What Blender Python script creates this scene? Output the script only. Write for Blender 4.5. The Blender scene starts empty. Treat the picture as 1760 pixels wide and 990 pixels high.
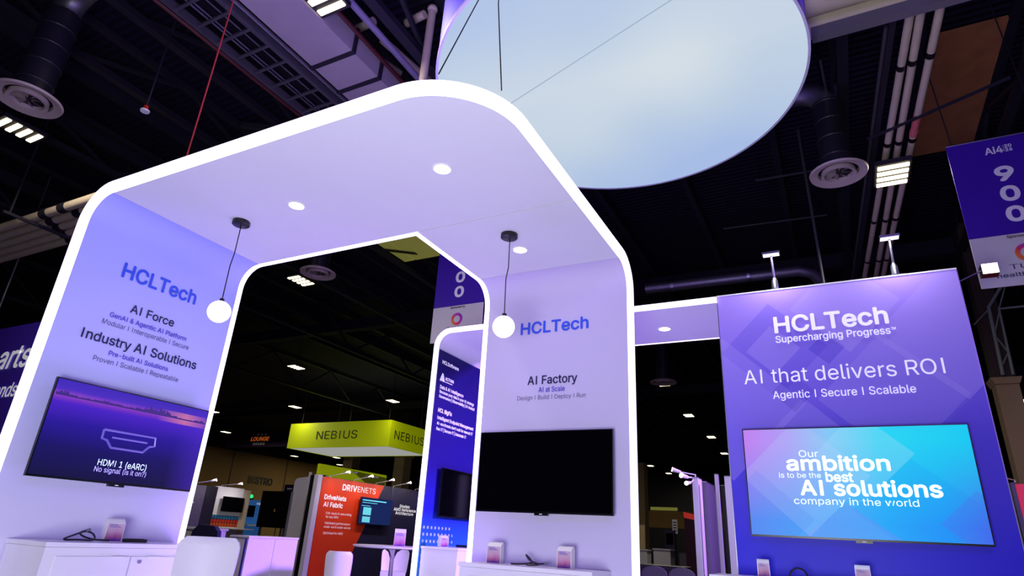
import bpy, bmesh, math, random
from mathutils import Vector, Matrix
random.seed(4)
SC = bpy.context.scene
COL = SC.collection
PI = math.pi

# ------------------------------------------------------------------ camera
YAW, PITCH, ROLL, FPX = 0.493191847, 0.387601663, 0.0575334216, 1056.245
EYE = Vector((0, 0, 1.25))
cy, sy, cp, sp = math.cos(YAW), math.sin(YAW), math.cos(PITCH), math.sin(PITCH)
fwd = Vector((-sy*cp, cy*cp, sp)); rt = Vector((cy, sy, 0)); up = rt.cross(fwd)
c_, s_ = math.cos(ROLL), math.sin(ROLL)
R_, U_ = c_*rt + s_*up, -s_*rt + c_*up
cam = bpy.data.cameras.new('camera'); cam.sensor_width = 36; cam.lens = FPX*36/1760
cam.clip_start = 0.05; cam.clip_end = 400
cam_o = bpy.data.objects.new('camera', cam); COL.objects.link(cam_o)
m4 = Matrix((R_, U_, -fwd)).transposed().to_4x4(); m4.translation = EYE
cam_o.matrix_world = m4
SC.camera = cam_o

# ------------------------------------------------------------------ exposure, world
SC.view_settings.view_transform = 'Standard'; SC.view_settings.look = 'None'
SC.view_settings.gamma = 1; SC.view_settings.exposure = 0; SC.view_settings.use_curve_mapping = False
w = bpy.data.worlds.new('world'); SC.world = w; w.use_nodes = True
w.node_tree.nodes['Background'].inputs[0].default_value = (0.30, 0.22, 0.60, 1)
w.node_tree.nodes['Background'].inputs[1].default_value = 0.02

def area_lamp(name, loc, target, size, energy, color, size_y=None, spread=PI):
    l = bpy.data.lights.new(name, 'AREA'); l.energy = energy; l.color = color; l.size = size
    l.spread = spread
    if size_y: l.shape = 'RECTANGLE'; l.size_y = size_y
    o = bpy.data.objects.new(name, l); COL.objects.link(o); o.location = loc
    o.rotation_euler = (Vector(target)-Vector(loc)).to_track_quat('-Z', 'Y').to_euler()
    return o
# unseen violet wash from the camera side, then added fill lamps without fixtures
area_lamp('violet_wash_light', (1.6, -2.2, 4.6), (-3.0, 4.5, 1.4), 1.6, 130, (0.36, 0.16, 1.0))
area_lamp('low_ceiling_fill', (-0.5, -0.9, 0.6), (-2.3, 3.0, 3.3), 1.6, 240, (0.90, 0.93, 1.0))  # added fill low behind the camera, brightens the arch ceiling
area_lamp('violet_inner_fill', (-3.5, 4.3, 0.35), (-3.7, 3.0, 3.4), 1.2, 40, (0.46, 0.26, 1.0))  # added fill near the floor, turns the inner arch ceiling violet
area_lamp('violet_roof_fill', (-2.9, 2.75, 3.62), (-3.3, 3.2, 8.8), 0.8, 90, (0.36, 0.16, 1.0))  # added on top of the arch to tint tray and duct violet
area_lamp('violet_bridge_fill', (-2.4, 6.0, 0.4), (-2.2, 6.1, 3.4), 0.5, 40, (0.42, 0.28, 1.0))  # added near the floor to brighten the bridge soffit
area_lamp('violet_counter_fill', (6.5, 9.6, 5.0), (-6.0, 7.6, 0.6), 0.8, 300, (0.42, 0.20, 1.0), spread=math.radians(50))  # added off to the right to tint counters and stools violet

# ------------------------------------------------------------------ materials
def lin(c):
    f = lambda v: v/12.92 if v <= 0.04045 else ((v+0.055)/1.055)**2.4
    return tuple(f(v/255) for v in c)+(1,)
MATS = {}
def mat(name, rgb, rough=0.5, metal=0.0, var=0.06, scale=6.0, emit=None, strength=0.0, bump=0.0, spec=0.5):
    if name in MATS: return MATS[name]
    m = bpy.data.materials.new(name); m.use_nodes = True; nt = m.node_tree
    b = nt.nodes['Principled BSDF']
    col = lin(rgb)
    b.inputs['Roughness'].default_value = rough; b.inputs['Metallic'].default_value = metal
    b.inputs['Specular IOR Level'].default_value = spec
    tc = nt.nodes.new('ShaderNodeTexCoord'); nz = nt.nodes.new('ShaderNodeTexNoise')
    nz.inputs['Scale'].default_value = scale; nz.inputs['Detail'].default_value = 3
    nt.links.new(tc.outputs['Object'], nz.inputs['Vector'])
    mx = nt.nodes.new('ShaderNodeMix'); mx.data_type = 'RGBA'
    mx.inputs['A'].default_value = tuple(min(1, v*(1-var)) for v in col[:3])+(1,)
    mx.inputs['B'].default_value = tuple(min(1, v*(1+var)) for v in col[:3])+(1,)
    nt.links.new(nz.outputs['Fac'], mx.inputs['Factor']); nt.links.new(mx.outputs['Result'], b.inputs['Base Color'])
    if bump:
        bp = nt.nodes.new('ShaderNodeBump'); bp.inputs['Strength'].default_value = bump
        nt.links.new(nz.outputs['Fac'], bp.inputs['Height']); nt.links.new(bp.outputs['Normal'], b.inputs['Normal'])
    if emit:
        b.inputs['Emission Color'].default_value = tuple(emit)+(1,); b.inputs['Emission Strength'].default_value = strength
    MATS[name] = m
    return m
class NG:
    """little node-graph writer on Generated coordinates (0..1 across the part)"""
    def __init__(s, name):
        s.m = bpy.data.materials.new(name); s.m.use_nodes = True; s.nt = s.m.node_tree
        s.b = s.nt.nodes['Principled BSDF']; MATS[name] = s.m
        tc = s.nt.nodes.new('ShaderNodeTexCoord'); sep = s.nt.nodes.new('ShaderNodeSeparateXYZ')
        s.tc = tc
        s.nt.links.new(tc.outputs['Generated'], sep.inputs[0]); s.x, s.y, s.z = sep.outputs
    def put(s, sock, v):
        if isinstance(v, (int, float)): sock.default_value = v
        elif isinstance(v, tuple): sock.default_value = v
        else: s.nt.links.new(v, sock)
    def op(s, o, a, b=0.0, clamp=False):
        n = s.nt.nodes.new('ShaderNodeMath'); n.operation = o; n.use_clamp = clamp
        s.put(n.inputs[0], a); s.put(n.inputs[1], b); return n.outputs[0]
    def ramp(s, f, stops):
        n = s.nt.nodes.new('ShaderNodeValToRGB'); e = n.color_ramp.elements
        while len(e) < len(stops): e.new(0.5)
        for i, (p, c) in enumerate(stops): e[i].position = p; e[i].color = lin(c)
        s.put(n.inputs[0], f); return n.outputs[0]
    def mix(s, f, a, b, mode='MIX'):
        n = s.nt.nodes.new('ShaderNodeMix'); n.data_type = 'RGBA'; n.blend_type = mode
        s.put(n.inputs['Factor'], f); s.put(n.inputs['A'], a); s.put(n.inputs['B'], b); return n.outputs['Result']
    def noise(s, scale, vec=None, detail=2):
        n = s.nt.nodes.new('ShaderNodeTexNoise'); n.inputs['Scale'].default_value = scale; n.inputs['Detail'].default_value = detail
        s.nt.links.new(vec or s.tc.outputs['Generated'], n.inputs['Vector']); return n.outputs['Fac']
    def diamond(s, u, v, cu, cv, su, sv):
        a = s.op('ABSOLUTE', s.op('DIVIDE', s.op('SUBTRACT', u, cu), su)); b = s.op('ABSOLUTE', s.op('DIVIDE', s.op('SUBTRACT', v, cv), sv))
        return s.op('LESS_THAN', s.op('ADD', a, b), 1.0)
    def base(s, c, rough=0.45): s.put(s.b.inputs['Base Color'], c); s.b.inputs['Roughness'].default_value = rough; s.b.inputs['Specular IOR Level'].default_value = 0.25; return s.m
    def glow(s, c, k):
        s.put(s.b.inputs['Emission Color'], c); s.b.inputs['Emission Strength'].default_value = k
        s.b.inputs['Base Color'].default_value = (0.01, 0.01, 0.012, 1); s.b.inputs['Roughness'].default_value = 0.35; s.b.inputs['Specular IOR Level'].default_value = 0.12; return s.m

LED = mat('led_violet_white', (240, 240, 250), 0.4, emit=(0.80, 0.70, 1.0), strength=1.9)
LAMP = mat('downlight_lens', (250, 250, 250), 0.4, emit=(1.0, 0.96, 1.0), strength=6)
GLOBE = mat('opal_globe_glass', (250, 250, 250), 0.25, emit=(1.0, 0.97, 0.98), strength=1.5)
HIBAY = mat('warm_lamp_tube', (255, 250, 230), 0.4, emit=(1.0, 0.86, 0.50), strength=4.0)
SPOT = mat('spot_lens', (255, 250, 240), 0.4, emit=(1.0, 0.92, 0.80), strength=5)
FAB = mat('white_arch_fabric', (213, 212, 224), 0.65, var=0.02)
SEAM = mat('fabric_edge_grey', (120, 115, 140), 0.6)
WHITE = mat('white_laminate', (226, 222, 236), 0.32, var=0.02)
WHITEP = mat('white_plastic', (228, 226, 232), 0.35, var=0.02)
LEATH = mat('white_leatherette', (226, 222, 232), 0.42, var=0.03, scale=40, bump=0.04)
BLACK = mat('black_metal', (12, 11, 18), 0.4)
BLKPL = mat('black_plastic', (8, 8, 12), 0.25)
SCREEN = mat('dark_screen_glass', (3, 3, 6), 0.08, spec=0.5)
CHROME = mat('chrome', (210, 210, 216), 0.12, 1.0)
STEEL = mat('brushed_steel', (150, 150, 165), 0.35, 1.0)
GALV = mat('galvanised_steel', (120, 118, 130), 0.45, 0.8, var=0.2, scale=10)
DARKST = mat('dark_painted_steel', (26, 23, 38), 0.6, var=0.2)
ROOFM = mat('roof_beam_paint', (20, 16, 36), 0.7, var=0.2)
PIPEW = mat('cream_pipe_jacket', (196, 180, 160), 0.55, var=0.12, scale=5)
PIPEP = mat('pink_pipe_jacket', (205, 105, 110), 0.55)
DUCTW = mat('grey_duct_board', (150, 142, 150), 0.6, var=0.12, scale=3)
REDP = mat('red_pipe_paint', (66, 18, 20), 0.5)
BLKDUCT = mat('black_spiral_duct', (30, 28, 40), 0.45, var=0.2)
DIFF = mat('diffuser_enamel', (180, 165, 160), 0.5)
TAN = mat('tan_wall_paint', (150, 118, 62), 0.75, var=0.08, scale=1)
TANC = mat('cream_column_paint', (190, 168, 120), 0.7, var=0.08, scale=2)
CARPET = mat('grey_carpet', (48, 46, 56), 0.95, var=0.3, scale=30, bump=0.1)
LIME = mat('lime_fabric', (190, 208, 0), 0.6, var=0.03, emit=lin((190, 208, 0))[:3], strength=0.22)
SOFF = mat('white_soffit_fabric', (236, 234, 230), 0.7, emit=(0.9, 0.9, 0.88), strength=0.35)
ORANGE = mat('orange_print', (240, 62, 18), 0.5, var=0.05)
INKNAVY = mat('navy_ink', (22, 14, 78), 0.5)
INKIND = mat('indigo_ink', (62, 40, 190), 0.5)
INKBLUE = mat('bright_blue_ink', (48, 82, 220), 0.5)
INKGREY = mat('slate_ink', (70, 62, 110), 0.5)
INKWHITE = mat('white_ink', (238, 236, 250), 0.5)
INKBLACK = mat('black_ink', (14, 14, 18), 0.5)
LETTERW = mat('white_raised_letters', (245, 244, 252), 0.4, emit=(0.9, 0.88, 1.0), strength=0.25)
GLYPH = mat('screen_white_glyph', (200, 215, 255), 0.3, emit=(0.72, 0.86, 1.0), strength=0.95)
GLYPHD = mat('screen_violet_glyph', (40, 34, 90), 0.3, emit=(0.10, 0.075, 0.46), strength=1.0)
GLYPHG = mat('screen_pale_glyph', (170, 160, 240), 0.3, emit=(0.42, 0.36, 0.86), strength=1.0)
GLYPHC = mat('screen_cyan_glyph', (90, 190, 210), 0.3, emit=(0.10, 0.42, 0.50), strength=1.0)
BANNER = mat('violet_banner_vinyl', (66, 28, 168), 0.35, var=0.1, scale=2)
BANNERW = mat('white_banner_vinyl', (214, 210, 216), 0.35)
PURPLE = mat('purple_sign_fabric', (70, 40, 190), 0.5, var=0.1)
GREYPN = mat('grey_booth_panel', (92, 88, 100), 0.5)
DARKPN = mat('charcoal_booth_panel', (34, 32, 40), 0.5)
NAVYPN = mat('navy_booth_panel', (36, 30, 74), 0.5, var=0.1)
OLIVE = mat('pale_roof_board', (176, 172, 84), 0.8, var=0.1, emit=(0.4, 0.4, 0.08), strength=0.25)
WOOD = mat('brown_roof_board', (168, 108, 66), 0.8, var=0.35, scale=3)

# wall tints and printed graphics
g = NG('left_wall_tint')
MAT_LW = g.base(g.ramp(g.z, [(0.0, (222, 214, 238)), (0.35, (212, 208, 240)), (0.62, (186, 188, 242)), (1.0, (164, 168, 242))]), 0.6)  # base colour grows bluer and darker towards the top
g = NG('right_graphic_print')
MAT_RW = g.base(g.ramp(g.z, [(0.0, (200, 192, 226)), (0.5, (198, 190, 222)), (1.0, (200, 188, 226))]), 0.6)
g = NG('panel_graphic_print')
c0 = g.ramp(g.z, [(0.0, (22, 8, 196)), (0.38, (34, 18, 206)), (0.62, (84, 66, 218)), (0.82, (140, 118, 236)), (1.0, (178, 150, 246))])
X = g.op('MULTIPLY', g.x, 1.856); Zz = g.op('MULTIPLY', g.z, 3.45)
for (cu, cv, su, f, c) in [(0.43, 2.90, 0.43, 0.30, (78, 62, 214)), (0.43, 2.90, 0.22, 0.28, (190, 170, 250)), (0.85, 2.88, 0.14, 0.40, (66, 50, 205)),
                           (0.02, 2.42, 0.62, 0.22, (190, 170, 250)), (0.62, 2.05, 0.42, 0.22, (176, 160, 250)), (1.25, 2.45, 0.52, 0.14, (200, 180, 255)),
                           (1.75, 2.95, 0.55, 0.20, (196, 176, 255)), (1.85, 2.05, 0.45, 0.20, (70, 50, 200)), (0.55, 2.52, 0.17, 0.25, (60, 44, 190)), (1.02, 3.25, 0.42, 0.15, (214, 200, 255))]:
    c0 = g.mix(g.op('MULTIPLY', g.diamond(X, Zz, cu, cv, su, su), f), c0, lin(c))
MAT_PN = g.base(c0, 0.45)
g = NG('software_graphic_print')
c0 = g.ramp(g.z, [(0.0, (40, 150, 235)), (0.33, (34, 120, 225)), (0.46, (24, 30, 160)), (0.60, (22, 8, 112)), (1.0, (18, 6, 92))])
du = g.op('SUBTRACT', g.op('FRACT', g.op('MULTIPLY', g.y, 15.0)), 0.5); dv = g.op('SUBTRACT', g.op('FRACT', g.op('MULTIPLY', g.z, 48.0)), 0.5)
dd = g.op('LESS_THAN', g.op('ADD', g.op('MULTIPLY', du, du), g.op('MULTIPLY', dv, dv)), 0.055)
band = g.op('MULTIPLY', g.op('LESS_THAN', g.z, 0.42), g.op('GREATER_THAN', g.op('SUBTRACT', 1.15, g.op('ADD', g.y, g.op('MULTIPLY', g.z, 1.5))), 0.0))
MAT_HS = g.base(g.mix(g.op('MULTIPLY', g.op('MULTIPLY', dd, band), 0.75), c0, lin((190, 220, 255))), 0.45)
# screens
g = NG('screen_sunset_image')
zw = g.op('ADD', g.z, g.op('MULTIPLY', g.op('SUBTRACT', g.noise(3.0), 0.5), 0.03))
c0 = g.ramp(zw, [(0.0, (6, 2, 60)), (0.30, (14, 4, 96)), (0.55, (34, 10, 150)), (0.76, (70, 26, 196)), (0.80, (112, 44, 190)), (0.84, (140, 66, 196)), (0.90, (72, 40, 190)), (1.0, (56, 34, 180))])
sun = g.op('MULTIPLY', g.op('LESS_THAN', g.op('ABSOLUTE', g.op('SUBTRACT', g.z, 0.84)), 0.07), g.op('SUBTRACT', 1.0, g.op('MULTIPLY', g.op('ABSOLUTE', g.op('SUBTRACT', g.y, 0.84)), 5.0), True), True)
edge = g.op('MULTIPLY', g.op('SUBTRACT', g.y, 0.80), 2.2, True)
c0 = g.mix(edge, c0, lin((74, 40, 200))); c0 = g.mix(g.op('MULTIPLY', sun, 0.45), c0, lin((255, 150, 120)))
MAT_SUN = g.glow(c0, 1.0)
g = NG('screen_aurora_image')
ca = g.ramp(g.x, [(0.0, (196, 130, 245)), (0.22, (176, 160, 250)), (0.42, (130, 205, 250)), (0.62, (30, 215, 246)), (1.0, (0, 205, 245))])
cb = g.ramp(g.x, [(0.0, (84, 140, 246)), (0.3, (60, 165, 250)), (0.6, (6, 172, 252)), (0.85, (18, 150, 250)), (1.0, (58, 110, 240))])
zf = g.op('DIVIDE', g.op('SUBTRACT', g.z, 0.12), 0.75, True)
c0 = g.mix(zf, cb, ca)
for (cu, cv, su, sv, f, c) in [(0.45, 0.0, 0.21, 0.30, 0.35, (110, 140, 245)), (0.27, 0.55, 0.30, 0.55, 0.16, (190, 215, 255)), (0.05, 0.15, 0.25, 0.45, 0.18, (60, 120, 240)),
                               (0.75, 0.25, 0.28, 0.45, 0.14, (0, 120, 245)), (0.55, 0.75, 0.22, 0.40, 0.14, (190, 235, 255)), (0.98, 0.15, 0.16, 0.28, 0.3, (70, 100, 238))]:
    c0 = g.mix(g.op('MULTIPLY', g.diamond(g.x, g.z, cu, cv, su, sv), f), c0, lin(c))
MAT_AUR = g.glow(c0, 0.95)
g = NG('cloud_glow_gradient')
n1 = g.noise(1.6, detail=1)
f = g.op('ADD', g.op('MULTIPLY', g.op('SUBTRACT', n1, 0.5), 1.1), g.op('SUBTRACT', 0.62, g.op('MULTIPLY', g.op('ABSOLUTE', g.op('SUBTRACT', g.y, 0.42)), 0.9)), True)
c0 = g.ramp(f, [(0.0, (168, 190, 230)), (0.35, (188, 206, 228)), (0.7, (210, 221, 230)), (1.0, (222, 229, 230))])  # cloud tones and a glow gradient painted into the emission
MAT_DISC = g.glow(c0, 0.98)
g = NG('leaflet_print')
c0 = g.ramp(g.op('ADD', g.op('MULTIPLY', g.z, 0.8), g.op('MULTIPLY', g.noise(2.5), 0.3)), [(0.15, (120, 60, 200)), (0.35, (226, 140, 200)), (0.6, (240, 205, 232)), (1.0, (240, 220, 242))])
MAT_LEAF = g.base(c0, 0.4)
g = NG('can_pattern_print')
st = g.op('FRACT', g.op('MULTIPLY', g.y, 10.0))
c0 = g.ramp(g.z, [(0.0, (190, 70, 20)), (0.28, (215, 90, 30)), (0.32, (60, 40, 60)), (0.38, (200, 50, 30)), (0.6, (190, 50, 40)), (0.64, (40, 40, 60)), (0.7, (40, 110, 160)), (1.0, (60, 130, 180))])
MAT_CANS = g.base(g.mix(g.op('MULTIPLY', g.op('LESS_THAN', st, 0.25), 0.75), c0, lin((20, 16, 40))), 0.5)
g = NG('ring_logo_print')
MAT_RING = g.base(g.ramp(g.op('ADD', g.op('MULTIPLY', g.x, 0.6), g.op('MULTIPLY', g.z, 0.4)), [(0.1, (245, 150, 40)), (0.4, (235, 60, 90)), (0.65, (190, 60, 190)), (0.95, (70, 40, 170))]), 0.4)
g = NG('roof_deck_paint')
wv = g.nt.nodes.new('ShaderNodeTexWave'); wv.bands_direction = 'Y'; wv.inputs['Scale'].default_value = 2.2
g.nt.links.new(g.tc.outputs['Object'], wv.inputs['Vector'])
bp = g.nt.nodes.new('ShaderNodeBump'); bp.inputs['Strength'].default_value = 0.6; bp.inputs['Distance'].default_value = 0.05
g.nt.links.new(wv.outputs['Fac'], bp.inputs['Height']); g.nt.links.new(bp.outputs['Normal'], g.b.inputs['Normal'])
MAT_DECK = g.base(g.mix(wv.outputs['Fac'], lin((12, 9, 28)), lin((24, 19, 46))), 0.7)

# ------------------------------------------------------------------ mesh builder and scene graph helpers
WL = {}
class MB:
    def __init__(s): s.bm = bmesh.new()
    def poly(s, pts):
        try: return s.bm.faces.new([s.bm.verts.new(p) for p in pts])
        except ValueError: return None
    def box(s, x0, y0, z0, x1, y1, z1):
        v = [s.bm.verts.new(p) for p in ((x0,y0,z0),(x1,y0,z0),(x1,y1,z0),(x0,y1,z0),(x0,y0,z1),(x1,y0,z1),(x1,y1,z1),(x0,y1,z1))]
        for f in ((0,3,2,1),(4,5,6,7),(0,1,5,4),(1,2,6,5),(2,3,7,6),(3,0,4,7)): s.bm.faces.new([v[i] for i in f])
        return s
    def loft(s, rings, closed=True, caps=True):
        vs = [[s.bm.verts.new(p) for p in r] for r in rings]
        n = len(vs[0])
        for a, b in zip(vs, vs[1:]):
            for i in range(n if closed else n-1):
                j = (i+1) % n
                s.bm.faces.new((a[i], a[j], b[j], b[i]))
        if caps and closed:
            s.bm.faces.new(vs[0][::-1]); s.bm.faces.new(vs[-1])
        return s
    def tube(s, pts, r, seg=10, r2=None):
        pts = [Vector(p) for p in pts]; rings = []
        ref = None
        for i, p in enumerate(pts):
            d = ((pts[min(i+1, len(pts)-1)]-p).normalized() + (p-pts[max(i-1, 0)]).normalized())
            d = d.normalized() if d.length > 1e-6 else Vector((0, 0, 1))
            if ref is None:
                ref = d.cross(Vector((0, 0, 1)));
                if ref.length < 1e-3: ref = Vector((1, 0, 0))
            u = (ref - d*ref.dot(d)).normalized(); v = d.cross(u); ref = u
            rr = r if r2 is None else r+(r2-r)*i/(len(pts)-1)
            rings.append([p+(u*math.cos(2*PI*k/seg)+v*math.sin(2*PI*k/seg))*rr for k in range(seg)])
        return s.loft(rings)
    def bar(s, p0, p1, w, h):
        p0, p1 = Vector(p0), Vector(p1); d = (p1-p0).normalized(); u = d.cross(Vector((0, 0, 1)))
        if u.length < 1e-3: u = Vector((1, 0, 0))
        u.normalize(); v = u.cross(d)
        q = [(-w/2, -h/2), (w/2, -h/2), (w/2, h/2), (-w/2, h/2)]
        return s.loft([[p+u*a+v*b for a, b in q] for p in (p0, p1)])
    def lathe(s, c, prof, seg=32):
        ring = min(r for r, z in prof) > 0.03                 # a profile away from the axis is a closed ring
        if ring: prof = list(prof)+[prof[0]]
        c = Vector(c); rings = [[c+Vector((r*math.cos(2*PI*k/seg), r*math.sin(2*PI*k/seg), z)) for k in range(seg)] for r, z in prof]
        s.loft(rings, caps=not ring)
        if ring: bmesh.ops.remove_doubles(s.bm, verts=s.bm.verts[:], dist=1e-5)
        return s
    def prism(s, poly, axis, a, b):
        f = {'x': lambda p, t: (t, p[0], p[1]), 'y': lambda p, t: (p[0], t, p[1]), 'z': lambda p, t: (p[0], p[1], t)}[axis]
        return s.loft([[f(p, a) for p in poly], [f(p, b) for p in poly]])
    def ball(s, c, r):
        bmesh.ops.create_uvsphere(s.bm, u_segments=32, v_segments=18, radius=r, matrix=Matrix.Translation(c)); return s
    def build(s, name, m, parent=None, smooth=False, bevel=0.0, local=False):
        if bevel:
            es = [e for e in s.bm.edges if len(e.link_faces) == 2 and e.calc_face_angle(0) > 0.6]
            bmesh.ops.bevel(s.bm, geom=es, offset=bevel, segments=2, affect='EDGES', profile=0.5)
        bmesh.ops.recalc_face_normals(s.bm, faces=s.bm.faces[:])
        if parent is not None: o0 = Vector((0, 0, 0)) if local else WL[parent.name]
        else:
            xs = [v.co for v in s.bm.verts]
            o0 = Vector(((min(v.x for v in xs)+max(v.x for v in xs))/2, (min(v.y for v in xs)+max(v.y for v in xs))/2, min(v.z for v in xs)))
        for v in s.bm.verts: v.co -= o0
        me = bpy.data.meshes.new(name); s.bm.to_mesh(me); s.bm.free()
        if smooth:
            for p in me.polygons: p.use_smooth = True
            try: me.set_sharp_from_angle(angle=0.7)
            except Exception: pass
        me.materials.append(m)
        o = bpy.data.objects.new(name, me); COL.objects.link(o)
        if parent is not None: o.parent = parent; WL[o.name] = Vector((0, 0, 0)) if local else WL[parent.name].copy()
        else: o.location = o0; WL[o.name] = o0.copy()
        return o
def tag(o, label, cat, group=None, kind=None):
    if label: o['label'] = label
    if cat: o['category'] = cat
    if group: o['group'] = group
    if kind: o['kind'] = kind
    return o
def thing(name, label, cat, loc, group=None, rz=0.0):
    o = bpy.data.objects.new(name, None); COL.objects.link(o); o.location = loc; o.rotation_euler = (0, 0, rz)
    o.empty_display_size = 0.1
    WL[o.name] = Vector(loc); return tag(o, label, cat, group)
def struct(o): o['kind'] = 'structure'; return o
def copy_tree(o, parent=None):
    c = o.copy(); COL.objects.link(c)
    if parent is not None: c.parent = parent
    for ch in list(o.children): copy_tree(ch, c)
    return c
def dup(o, loc, label, group=None, rz=None):
    c = copy_tree(o); c.location = loc
    if rz is not None: c.rotation_euler = (0, 0, rz)
    c['label'] = label
    if group: c['group'] = group
    return c

CAPH = {}
try:                                                         # the sans serif that ships inside Blender, else its built-in face
    import os
    FONT = bpy.data.fonts.load(os.path.join(bpy.utils.system_resource('DATAFILES'), 'fonts', 'Inter.woff2'))
except Exception:
    FONT = None
from mathutils.geometry import interpolate_bezier, tessellate_polygon
def text_mesh(s, bold=0.0, space=1.0):
    """outline every glyph and fill each outer contour with its own holes; returns (points, triangles)"""
    cu = bpy.data.curves.new('lettering', 'FONT'); cu.body = s; cu.space_character = space
    if FONT: cu.font = FONT
    to = bpy.data.objects.new('lettering', cu); COL.objects.link(to)
    bpy.context.view_layer.update(); dg = bpy.context.evaluated_depsgraph_get()
    ev = to.evaluated_get(dg); cv = ev.to_curve(dg)
    loops = []
    for sp in cv.splines:
        pts = []
        bp_ = sp.bezier_points
        for i in range(len(bp_)):
            p, q = bp_[i], bp_[(i+1) % len(bp_)]
            straight = (p.handle_right-p.co).cross(q.co-p.co).length < 1e-7 and (q.handle_left-q.co).cross(q.co-p.co).length < 1e-7
            pts += [p.co.copy()] if straight else [v for v in interpolate_bezier(p.co, p.handle_right, q.handle_left, q.co, 5)[:-1]]
        cl = []
        for v in pts:
            if not cl or (v-cl[-1]).length > 1e-5: cl.append(Vector((v.x, v.y, 0)))
        if len(cl) > 2 and (cl[0]-cl[-1]).length < 1e-5: cl.pop()
        if len(cl) == 12 and FONT:                            # a serifed capital I becomes a plain stem
            ys = [v.y for v in cl]; xs = [v.x for v in cl]; xa, xb, ya, yb = min(xs), max(xs), min(ys), max(ys)
            top = [v for v in cl if yb-v.y < 1e-3]; mid = [v for v in cl if xa+1e-3 < v.x < xb-1e-3]
            if len(top) == 2 and abs(abs(top[0].x-top[1].x)-(xb-xa)) < 1e-3 and len(mid) == 4 and abs(sum(v.x for v in mid)/4-(xa+xb)/2) < 1e-3:
                l_, r_ = min(v.x for v in mid), max(v.x for v in mid)
                cl = [Vector((l_, ya, 0)), Vector((l_, yb, 0)), Vector((r_, yb, 0)), Vector((r_, ya, 0))]
        n_ = len(cl)
        for i in range(n_):                                  # keep a stroke that ends inside its own stem from crossing it
            b_, c2 = cl[i], cl[(i+1) % n_]
            if abs(b_.x-c2.x) < 1e-4 and 0.02 < abs(b_.y-c2.y) < 0.12:
                for j in range(n_):
                    p, q = cl[j], cl[(j+1) % n_]
                    if abs(p.x-q.x) < 1e-4 and 0.001 < p.x-b_.x < 0.035 and min(p.y, q.y) < min(b_.y, c2.y)-0.01 and max(p.y, q.y) > max(b_.y, c2.y)+0.01:
                        b_.x = c2.x = p.x+0.002
        if len(cl) > 2: loops.append(cl)
    ev.to_curve_clear(); bpy.data.objects.remove(to); bpy.data.curves.remove(cu)
    area = lambda l: sum(l[i].x*l[(i+1) % len(l)].y-l[(i+1) % len(l)].x*l[i].y for i in range(len(l)))/2
    def inside(p, l):
        r = False
        for i in range(len(l)):
            a, b = l[i], l[i-1]
            if (a.y > p.y) != (b.y > p.y) and p.x < (b.x-a.x)*(p.y-a.y)/(b.y-a.y)+a.x: r = not r
        return r
    big = max(loops, key=lambda l: abs(area(l))); sg = 1 if area(big) > 0 else -1
    outer = [l for l in loops if area(l)*sg > 0]; holes = [l for l in loops if area(l)*sg < 0]
    V, F = [], []
    for o in outer:
        hs_ = [h for h in holes if inside(h[0], o)]
        tri = tessellate_polygon([o]+hs_); flat = [p for l in [o]+hs_ for p in l]; n = len(V)
        V += [(p.x, p.y) for p in flat]; F += [[n+i for i in t] for t in tri]
    return V, F
def cap_height():
    if 'H' not in CAPH:
        CAPH['H'] = max(v[1] for v in text_mesh('H')[0])
    return CAPH['H']
def letters(s, plane, const, u0, u1, zb, cap, m, parent, bold=0.0, proud=0.004, slant=0.0, space=1.0, name='lettering', local=False):
    """a line of lettering as one flat mesh just proud of a wall: plane 'x' faces +X (reads along +Y), plane 'y' faces -Y (reads along +X)"""
    TV, faces = text_mesh(s, space=space)
    xs = [v[0] for v in TV]; x0, x1 = min(xs), max(xs)
    sx, sz = (u1-u0)/(x1-x0), cap/cap_height()
    base = [((v[0]-x0)*sx+v[1]*sz*slant, v[1]*sz) for v in TV]
    offs = [(0, 0)]
    if bold:
        b = bold*cap
        offs = [(0, 0)]+[(b*math.cos(k*PI/4), b*math.sin(k*PI/4)) for k in range(8)]
    o0 = Vector((0, 0, 0)) if local else WL[parent.name]
    V, F = [], []
    for i, (a, c) in enumerate(offs):
        n = len(V); pr = proud+i*0.0002
        for (u, v) in base:
            p = Vector((const+pr, u0+u+a, zb+v+c)) if plane == 'x' else Vector((u0+u+a, const-pr, zb+v+c))
            V.append(p-o0)
        F += [[n+j for j in f] for f in faces]
    nm = bpy.data.meshes.new(name); nm.from_pydata(V, [], F); nm.update(); nm.materials.append(m)
    o = bpy.data.objects.new(name, nm); COL.objects.link(o); o.parent = parent; WL[o.name] = o0.copy()
    return o
def arc(cx, cz, r, a0, a1, n=10):
    return [(cx+r*math.cos(a0+(a1-a0)*i/n), cz+r*math.sin(a0+(a1-a0)*i/n)) for i in range(n+1)]
def led(mb, path, b, a):
    """path: list of (point, outward n1, away n2)"""
    mb.loft([[Vector(p), Vector(p)+Vector(n1)*b, Vector(p)+Vector(n1)*b+Vector(n2)*a, Vector(p)+Vector(n2)*a] for p, n1, n2 in path])

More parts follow.
